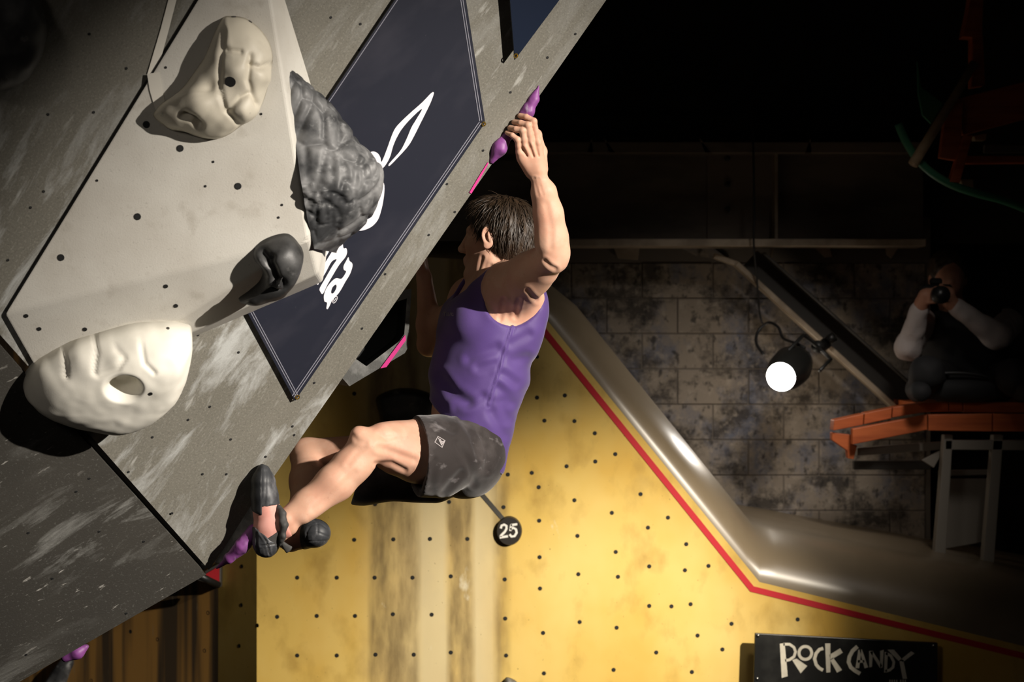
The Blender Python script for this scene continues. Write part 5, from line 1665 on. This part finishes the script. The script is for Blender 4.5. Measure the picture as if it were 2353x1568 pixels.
# ---- shorts
shf = Field(V3(P(1000, 1060, 5.9)) - np.array([0.36, 0.42, 0.26]), V3(P(1000, 1060, 5.9)) + np.array([0.30, 0.42, 0.24]), 0.004)
shf.ell(V3(P(1064, 1046, 6.0)), (R_, Fw, (0, 0, 1)), (0.178, 0.112, 0.124), 0.03)
shf.ell(V3(P(1066, 1070, 5.94)), (R_, Fw, (0, 0, 1)), (0.105, 0.094, 0.100), 0.03)
shf.econe(V3(P(1080, 990, 5.98)), V3(P(1076, 1040, 5.98)), (0.155, 0.110), (0.160, 0.112), V3(R_), 0.03)
sx = (KNEE_L - HIP_L).normalized()
L_HEM = P(962, 1046, 5.735)
shf.chain([V3(HIP_L), V3(HIP_L.lerp(L_HEM, 0.6)), V3(L_HEM), V3(L_HEM + sx * 0.06)], [0.103, 0.108, 0.104, 0.10], 0.03)
shf.cone(V3(P(1010, 1085, 5.80)), V3(P(955, 1090, 5.74)), 0.07, 0.062, 0.03)
R_HEM = P(836, 1085, 6.03)
shf.chain([V3(HIP_R), V3(HIP_R.lerp(R_HEM, 0.5)), V3(R_HEM), V3(R_HEM + Vector((-0.06, 0, 0)))], [0.115, 0.105, 0.094, 0.09], 0.03)
shf.cone(V3(P(1000, 1115, 6.0)), V3(P(835, 1112, 5.98)), 0.055, 0.05, 0.03)
# hollow leg openings
shf.half(V3(P(955, 1040, 5.735)), V3(Vector((-1, -0.25, 0.06))), 0.003) if False else None
hemn = Vector((-0.96, -0.30, -0.02))
hp = L_HEM + hemn * 0.002
X, Y, Z = shf.coords()
nL = V3(hemn.normalized()); pL = V3(hp)
dl = (X - pL[0]) * nL[0] + (Y - pL[1]) * nL[1] + (Z - pL[2]) * nL[2]
hr = Vector((-1.0, -0.05, 0.28)).normalized(); pR = V3(P(824, 1100, 6.0)); nR = V3(hr)
dr = (X - pR[0]) * nR[0] + (Y - pR[1]) * nR[1] + (Z - pR[2]) * nR[2]
near = (Y + 0 * X + 0 * Z) < 5.87
cut = np.where(near, dl, dr)
shf.v = np.maximum(shf.v, cut).astype(np.float32)
shf.chain([V3(L_HEM + sx * 0.10), V3(L_HEM - sx * 0.10)], [0.091, 0.084], 0.006, 'sub')
shf.cone(V3(P(930, 1092, 5.70)), V3(P(995, 1086, 5.78)), 0.052, 0.044, 0.006, 'sub')
shf.chain([V3(R_HEM + Vector((-0.08, 0, 0))), V3(R_HEM + Vector((0.06, 0, 0)))], [0.090, 0.082], 0.004, 'sub')
def shorts_disp(v, n):
    q = pix(v)
    w = np.zeros(len(v))
    for l, dep, wd in [([(1060, 965), (1085, 1000), (1100, 1050)], 0.008, 8), ([(1050, 1020), (1075, 1060), (1090, 1110)], 0.006, 8), ([(1100, 990), (1120, 1040), (1118, 1080)], 0.007, 8),
                       ([(1060, 1085), (1020, 1130)], 0.006, 8), ([(1040, 990), (1010, 975)], 0.006, 8), ([(1000, 1060), (990, 1120)], 0.004, 8)]:
        dd = polyline_dist(q, l)
        dep *= 0.55
        w -= dep * np.exp(-(dd / wd) ** 2)
        w += dep * 0.7 * np.exp(-((dd - wd * 1.7) / wd) ** 2)
    return w + 0.0035 * vnoise(np.stack([v[:, 0] * 14, v[:, 1] * 10, v[:, 2] * 9], 1), 1.0, 3)
shorts_o = shf.obj('shorts', M['shorts'], climber, 1, shorts_disp)
# diamond emblem on the shorts
def srf(o, x, y, lift=0.0015):
    l, n = surf_hit(o, x, y)
    return (l + n * lift) if l is not None else P(x, y, 5.7)
def semb(x, y): return srf(shorts_o, x, y)
dia = [(1005.5, 1002.5), (1023, 1013), (1015.5, 1030), (997.5, 1017)]
def dshape(pts, k):
    c_ = np.mean(np.array(pts), axis=0)
    return [tuple(c_ + (np.array(p) - c_) * k) for p in pts]
def dens(pts, n=5):
    out = []
    for i in range(len(pts)):
        a = np.array(pts[i]); b = np.array(pts[(i + 1) % len(pts)])
        for k in range(n): out.append(tuple(a + (b - a) * k / n))
    return out
flat_print('emblem_outline', [dens(dia), dens(dshape(dia, 0.82))], semb, M['print_grey'], shorts_o)
for st in ([(1007, 1007), (1014, 1024)], [(1011, 1010), (1016, 1022)], [(1013, 1024), (1020, 1014)], [(1008, 1014), (1018, 1016)]):
    flat_print('emblem_stroke', [stroke_poly(st, 2.2)], semb, M['print_grey'], shorts_o)
# chest lettering on the shirt
def temb(x, y): return srf(tank_o, x, y, 0.0025)
x0 = 1020.0
for st in ([(1020, 719), (1027, 718)], [(1023.5, 719), (1022.5, 727)], [(1029, 719), (1028.5, 727)], [(1031.5, 727), (1032, 719), (1035.5, 727), (1036.5, 719)], [(1043, 721), (1039.5, 720), (1038.5, 725), (1042.5, 726.5), (1043.2, 724)]):
    try:
        flat_print('chest_letter', [stroke_poly(st, 1.7)], temb, M['print_grey'], tank_o)
    except Exception:
        pass

# ---- climbing shoes
def shoe_field(cen, ext=0.17): return Field(V3(cen) - ext, V3(cen) + ext, 0.003)
def near_shoe(grow=0.0):
    f = shoe_field(P(612, 1170, 5.53))
    ax = [(P(606, 1082, 5.53), (0.015, 0.022)), (P(606, 1105, 5.53), (0.028, 0.034)), (P(609, 1140, 5.53), (0.033, 0.038)), (P(613, 1175, 5.53), (0.036, 0.036)), (P(614, 1215, 5.53), (0.036, 0.034)), (P(612, 1240, 5.53), (0.034, 0.032))]
    for (a, ra), (b, rb) in zip(ax[:-1], ax[1:]):
        f.econe(V3(a), V3(b), (ra[0] + grow, ra[1] + grow), (rb[0] + grow, rb[1] + grow), V3(Vector((1, 0, 0))), 0.012)
    f.ell(V3(P(612, 1250, 5.53)), (Vector((1, 0, 0)), Vector((0, 1, 0)), Vector((0, 0, 1))), (0.033 + grow, 0.032 + grow, 0.036 + grow), 0.015)
    f.cone(V3(P(628, 1215, 5.53)), V3(P(652, 1208, 5.53)), 0.037 + grow, 0.037 + grow, 0.02)
    return f
s1 = empty('climbing_shoe', P(612, 1285, 5.53), None, None); s1.parent = climber; s1.matrix_parent_inverse = climber.matrix_world.inverted()
del_keys = [k for k in ('label', 'category') if k in s1]
f = near_shoe(0.0)
f.half(V3(P(668, 1215, 5.54)), V3(Vector((1, 0, 0.35))), 0.004)
f.obj('upper', M['shoe_pink'], s1, 1)
f = near_shoe(0.0022)
f.half(V3(P(612, 1163, 5.53)), V3(Vector((0.12, 0, -1))), 0.003)
to = f.obj('toe_rubber', M['shoe_rubber'], s1, 1, lambda v, n: -0.0012 * np.exp(-(polyline_dist(pix(v), [(612, 1070), (612, 1100), (610, 1140), (607, 1180)]) / 2.2) ** 2))
f = near_shoe(0.0045)
f.half(V3(P(606, 1120, 5.53)), V3(Vector((1, 0, 0.0))), 0.004)
f.half(V3(P(600, 1182, 5.53)), V3(Vector((-0.4, 0, -1))), 0.006)
f.obj('sole', M['shoe_dark'], s1, 1)
f = near_shoe(0.0032)
f.half(V3(P(598, 1207, 5.53)), V3(Vector((-0.2, 0, 1.0))), 0.003)
f.half(V3(P(612, 1228, 5.53)), V3(Vector((0.62, 0, 0.80))), 0.003)
f.half(V3(P(636, 1245, 5.53)), V3(Vector((1, 0, 0.25))), 0.003)
def heel_lines(v, n):
    q = pix(v)
    w = np.zeros(len(v))
    for l in ([(591, 1225), (590, 1250), (594, 1272)], [(596, 1222), (612, 1245), (620, 1275)], [(600, 1255), (632, 1250)]):
        dd = polyline_dist(q, l)
        w += -0.0018 * np.exp(-(dd / 1.8) ** 2) + 0.0012 * np.exp(-((dd - 4) / 2) ** 2)
    return w
f.obj('heel_cup', M['shoe_rubber'], s1, 1, heel_lines)
f = near_shoe(0.0026)
f.half(V3(P(622, 1232, 5.53)), V3(Vector((-0.55, 0, 0.84))), 0.003)
f.half(V3(P(650, 1215, 5.53)), V3(Vector((1, 0, 0.35))), 0.003)
f.half(V3(P(602, 1215, 5.53)), V3(Vector((-1, 0, -0.3))), 0.003)
f.obj('heel_strap', M['shoe_strap'], s1, 1)
st = [P(640, 1166, 5.515), P(648, 1182, 5.498), P(652, 1206, 5.49), P(649, 1232, 5.495), P(645, 1252, 5.505)]
f = shoe_field(P(648, 1210, 5.49), 0.09)
f.chain([V3(p) for p in st], [0.008, 0.011, 0.012, 0.009, 0.005], 0.006)
f.obj('closure_strap', M['shoe_strap'], s1, 1, lambda v, n: 0.002 * vnoise(v, 90, 8))
f = shoe_field(P(662, 1258, 5.505), 0.07)
f.econe(V3(P(650, 1250, 5.505)), V3(P(664, 1264, 5.505)), (0.007, 0.004), (0.013, 0.005), V3(Vector((1, 0, 1))), 0.004)
f.cone(V3(P(646, 1238, 5.505)), V3(P(652, 1252, 5.505)), 0.003, 0.005, 0.004)
f.obj('pull_loop', M['shoe_strap'], s1, 1)
s2 = empty('climbing_shoe', P(720, 1258, 5.95), None, None); s2.parent = climber; s2.matrix_parent_inverse = climber.matrix_world.inverted()
def far_shoe(grow):
    f = shoe_field(P(690, 1226, 6.02), 0.20)
    f.ell(V3(P(727, 1226, 5.93)), (Vector((1, 0, 0)), Vector((0, 1, 0)), Vector((0, 0, 1))), (0.040 + grow, 0.04 + grow, 0.038 + grow), 0.02)
    f.econe(V3(P(716, 1226, 5.95)), V3(P(668, 1238, 6.05)), (0.040 + grow, 0.040 + grow), (0.040 + grow, 0.034 + grow), V3(Vector((0, 0, 1))), 0.015)
    f.econe(V3(P(668, 1238, 6.05)), V3(P(628, 1236, 6.15)), (0.040 + grow, 0.034 + grow), (0.022 + grow, 0.016 + grow), V3(Vector((0.6, 0.6, 0))), 0.015)
    return f
far_shoe(0.0).obj('upper', M['shoe_pink'], s2, 1)
f = far_shoe(0.003)
f.half(V3(P(690, 1225, 5.93)), V3(Vector((-1, 0.18, 0.12))), 0.003)
def heel2(v, n):
    q = pix(v); w = np.zeros(len(v))
    for l in ([(704, 1245), (760, 1243)], [(706, 1228), (730, 1224), (756, 1234)], [(730, 1200), (730, 1226)], [(704, 1245), (704, 1225), (714, 1208), (735, 1203), (752, 1215)]):
        dd = polyline_dist(q, l); w += -0.0014 * np.exp(-(dd / 1.8) ** 2)
    return w
f.obj('heel_cup', M['shoe_rubber'], s2, 1, heel2)
f = far_shoe(0.003)
f.half(V3(P(648, 1240, 6.08)), V3(Vector((1, -0.3, 0))), 0.003)
f.obj('toe_rubber', M['shoe_rubber'], s2, 1)
for k in range(4):
    flat_print('side_lettering', [stroke_poly([(668.5 + (k % 2) * 1.0, 1235 + k * 5), (676.5, 1236.5 + k * 5)], 1.8)], lambda x, y: P(x, y, 5.985), M['hole_rim'], s2)

# ------------------------------------------------------------ the photographer in the dark
M['sleeve'] = pmat('pale_sleeve', (0.50, 0.44, 0.42), 0.8, bump=[dict(scale=(40, 40, 40), strength=0.4, distance=0.01)])
M['dark_cloth'] = pmat('black_clothing', (0.012, 0.012, 0.013), 0.8)
M['skin2'] = pmat('photographer_skin', (0.46, 0.22, 0.14), 0.5, sss=0.05)
M['cam_black'] = pmat('camera_black', (0.012, 0.012, 0.012), 0.35)
dq = 8.85
ph = empty('person', P(2210, 925, 8.85), 'photographer in pale sleeves and dark vest sitting on the orange platform', 'person')
f = Field(V3(P(2040, 940, 8.85)) + np.array([0, -0.4, 0]), V3(P(2440, 560, 8.85)) + np.array([0.1, 0.45, 0.05]), 0.008)
hd_ = P(2178, 638, 8.95)
f.ell(V3(hd_), (Vector((1, 0, 0)), Vector((0, 1, 0)), Vector((0, 0, 1))), (0.075, 0.098, 0.115), 0.02)
f.ell(V3(hd_ + Vector((-0.01, -0.08, -0.03))), (Vector((1, 0, 0)), Vector((0, 1, 0)), Vector((0, 0, 1))), (0.05, 0.04, 0.06), 0.02)
f.cone(V3(hd_ + Vector((-0.01, -0.10, 0.0))), V3(hd_ + Vector((-0.01, -0.115, -0.02))), 0.012, 0.014, 0.01)
for s in (1, -1):
    f.ell(V3(hd_ + Vector((0.077 * s, 0.0, -0.01))), (Vector((1, 0, 0)), Vector((0, 1, 0)), Vector((0, 0, 1))), (0.01, 0.02, 0.03), 0.01)
f.cone(V3(hd_ + Vector((0.005, 0.03, -0.08))), V3(P(2205, 735, 9.0)), 0.055, 0.06, 0.03)
f.econe(V3(P(2215, 760, 9.0)), V3(P(2235, 872, 9.02)), (0.20, 0.11), (0.17, 0.12), V3(Vector((1, 0, 0))), 0.04)
SL, SR = P(2120, 745, 8.98), P(2315, 742, 8.98)
EL, ER = P(2086, 798, 8.80), P(2292, 775, 8.72)
WL, WR = P(2118, 698, 8.70), P(2182, 694, 8.68)
f.chain([V3(SL), V3(EL), V3(WL)], [0.06, 0.045, 0.03], 0.03)
f.chain([V3(SR), V3(ER), V3(WR)], [0.06, 0.045, 0.03], 0.03)
for W_, s in ((WL, 1), (WR, -1)):
    c_ = W_ + Vector((0.012 * s, -0.02, 0.035))
    f.cone(V3(W_), V3(c_), 0.028, 0.032, 0.02)
    for k in range(4):
        b_ = c_ + Vector((0.004 * s, -0.012, 0.022 - 0.017 * k))
        f.chain([V3(b_), V3(b_ + Vector((0.028 * s, -0.034, 0.004))), V3(b_ + Vector((0.056 * s, -0.026, 0.004)))], [0.0115, 0.0105, 0.009], 0.005)
    f.chain([V3(c_ + Vector((0, 0, 0.01))), V3(c_ + Vector((0.03 * s, 0.012, 0.036)))], [0.013, 0.010], 0.01)
for s, hip, kn, ft in ((1, P(2180, 882, 9.0), P(2130, 858, 8.55), P(2112, 898, 8.62)), (-1, P(2290, 882, 9.0), P(2330, 865, 8.55), P(2350, 898, 8.62))):
    f.chain([V3(hip), V3(kn), V3(ft)], [0.085, 0.06, 0.042], 0.03)
    f.cone(V3(ft), V3(ft + Vector((-0.02, -0.12, -0.0))), 0.04, 0.03, 0.02)
f.obj('body', M['skin2'], ph, 1)
def cloth(name, segs, mat, vox=0.008, cut=None):
    pts = [p for s_ in segs for p in s_[0]]
    g = Field(*fbox(pts, 0.26), vox)
    for ps, rs_ in segs: g.chain([V3(p) for p in ps], rs_, 0.03)
    if cut: g.half(*cut)
    return g.obj(name, mat, ph, 1, lambda v, n: 0.006 * vnoise(v, 22, 9))
cloth('sleeve', [([SL, EL, EL.lerp(WL, 0.85)], [0.068, 0.056, 0.040])], M['sleeve'])
cloth('sleeve', [([SR, ER, ER.lerp(WR, 0.85)], [0.068, 0.056, 0.040])], M['sleeve'])
g = Field(V3(P(2225, 830, 9.0)) - np.array([0.34, 0.3, 0.28]), V3(P(2225, 830, 9.0)) + np.array([0.34, 0.3, 0.26]), 0.008)
g.econe(V3(P(2215, 760, 9.0)), V3(P(2235, 868, 9.02)), (0.215, 0.125), (0.19, 0.14), V3(Vector((1, 0, 0))), 0.04)
g.obj('vest', M['dark_cloth'], ph, 1, lambda v, n: 0.006 * vnoise(v, 18, 5))
cloth('trousers', [([P(2180, 880, 9.0), P(2130, 858, 8.55), P(2112, 890, 8.62)], [0.095, 0.07, 0.055]), ([P(2290, 880, 9.0), P(2330, 865, 8.55), P(2350, 890, 8.62)], [0.095, 0.07, 0.055])], M['dark_cloth'])
for ft in (P(2112, 898, 8.62), P(2350, 898, 8.62)):
    cloth('shoe', [([ft + Vector((0, 0.04, 0.005)), ft + Vector((-0.02, -0.13, 0.0))], [0.052, 0.042])], M['dark_cloth'], 0.006)
g = Field(V3(hd_) - 0.16, V3(hd_) + 0.16, 0.005)
g.ell(V3(hd_ + Vector((0, 0.015, 0.025))), (Vector((1, 0, 0)), Vector((0, 1, 0)), Vector((0, 0, 1))), (0.086, 0.105, 0.108), 0.02)
g.ell(V3(hd_ + Vector((0, -0.09, -0.06))), (Vector((1, 0, 0)), Vector((0, 1, 0)), Vector((0, 0, 1))), (0.10, 0.075, 0.105), 0.01, 'sub')
g.obj('hair', M['hair'], ph, 1, lambda v, n: 0.004 * vnoise(v, 50, 5))
cm = empty('camera', P(2150, 700, 8.62), 'black camera raised to the photographer\'s face', 'camera')
cc = P(2150, 676, 8.70)
me = box_mesh('camera_body', 0.135, 0.06, 0.085, 0.01); me.transform(Matrix.Translation(cc)); link('camera_body', me, M['cam_black'], cm)
me = box_mesh('viewfinder', 0.05, 0.05, 0.03, 0.008); me.transform(Matrix.Translation(cc + Vector((0, 0, 0.055)))); link('viewfinder', me, M['cam_black'], cm)
link('camera_lens', tube_mesh('camera_lens', [cc + Vector((0, -0.02, -0.005)), cc + Vector((0, -0.07, -0.005)), cc + Vector((0, -0.072, -0.005)), cc + Vector((0, -0.12, -0.006))], 0.036, 20, True, [0.034, 0.034, 0.039, 0.039]), M['cam_black'], cm)
# dark bag beside the photographer
bg = Field(V3(P(2230, 900, 8.68)) - 0.3, V3(P(2230, 900, 8.68)) + 0.3, 0.008)
bg.ell(V3(P(2215, 893, 8.66)), (Vector((1, 0, 0)), Vector((0, 1, 0)), Vector((0, 0, 1))), (0.20, 0.09, 0.065), 0.03)
bgo = empty('dark_bundle', P(2215, 926, 8.66), 'dark rounded bundle on the platform before the photographer', 'bundle')
bg.obj('bundle_body', M['dark_cloth'], bgo, 1, lambda v, n: 0.008 * vnoise(v, 14, 3))
link('strap', tube_mesh('strap', [Vector(c) for c in catmull([P(2130, 888, 8.6), P(2150, 862, 8.58), P(2210, 858, 8.57), P(2270, 868, 8.58), P(2295, 890, 8.6)], 5, False)], 0.009, 8), M['rubber'], bgo)
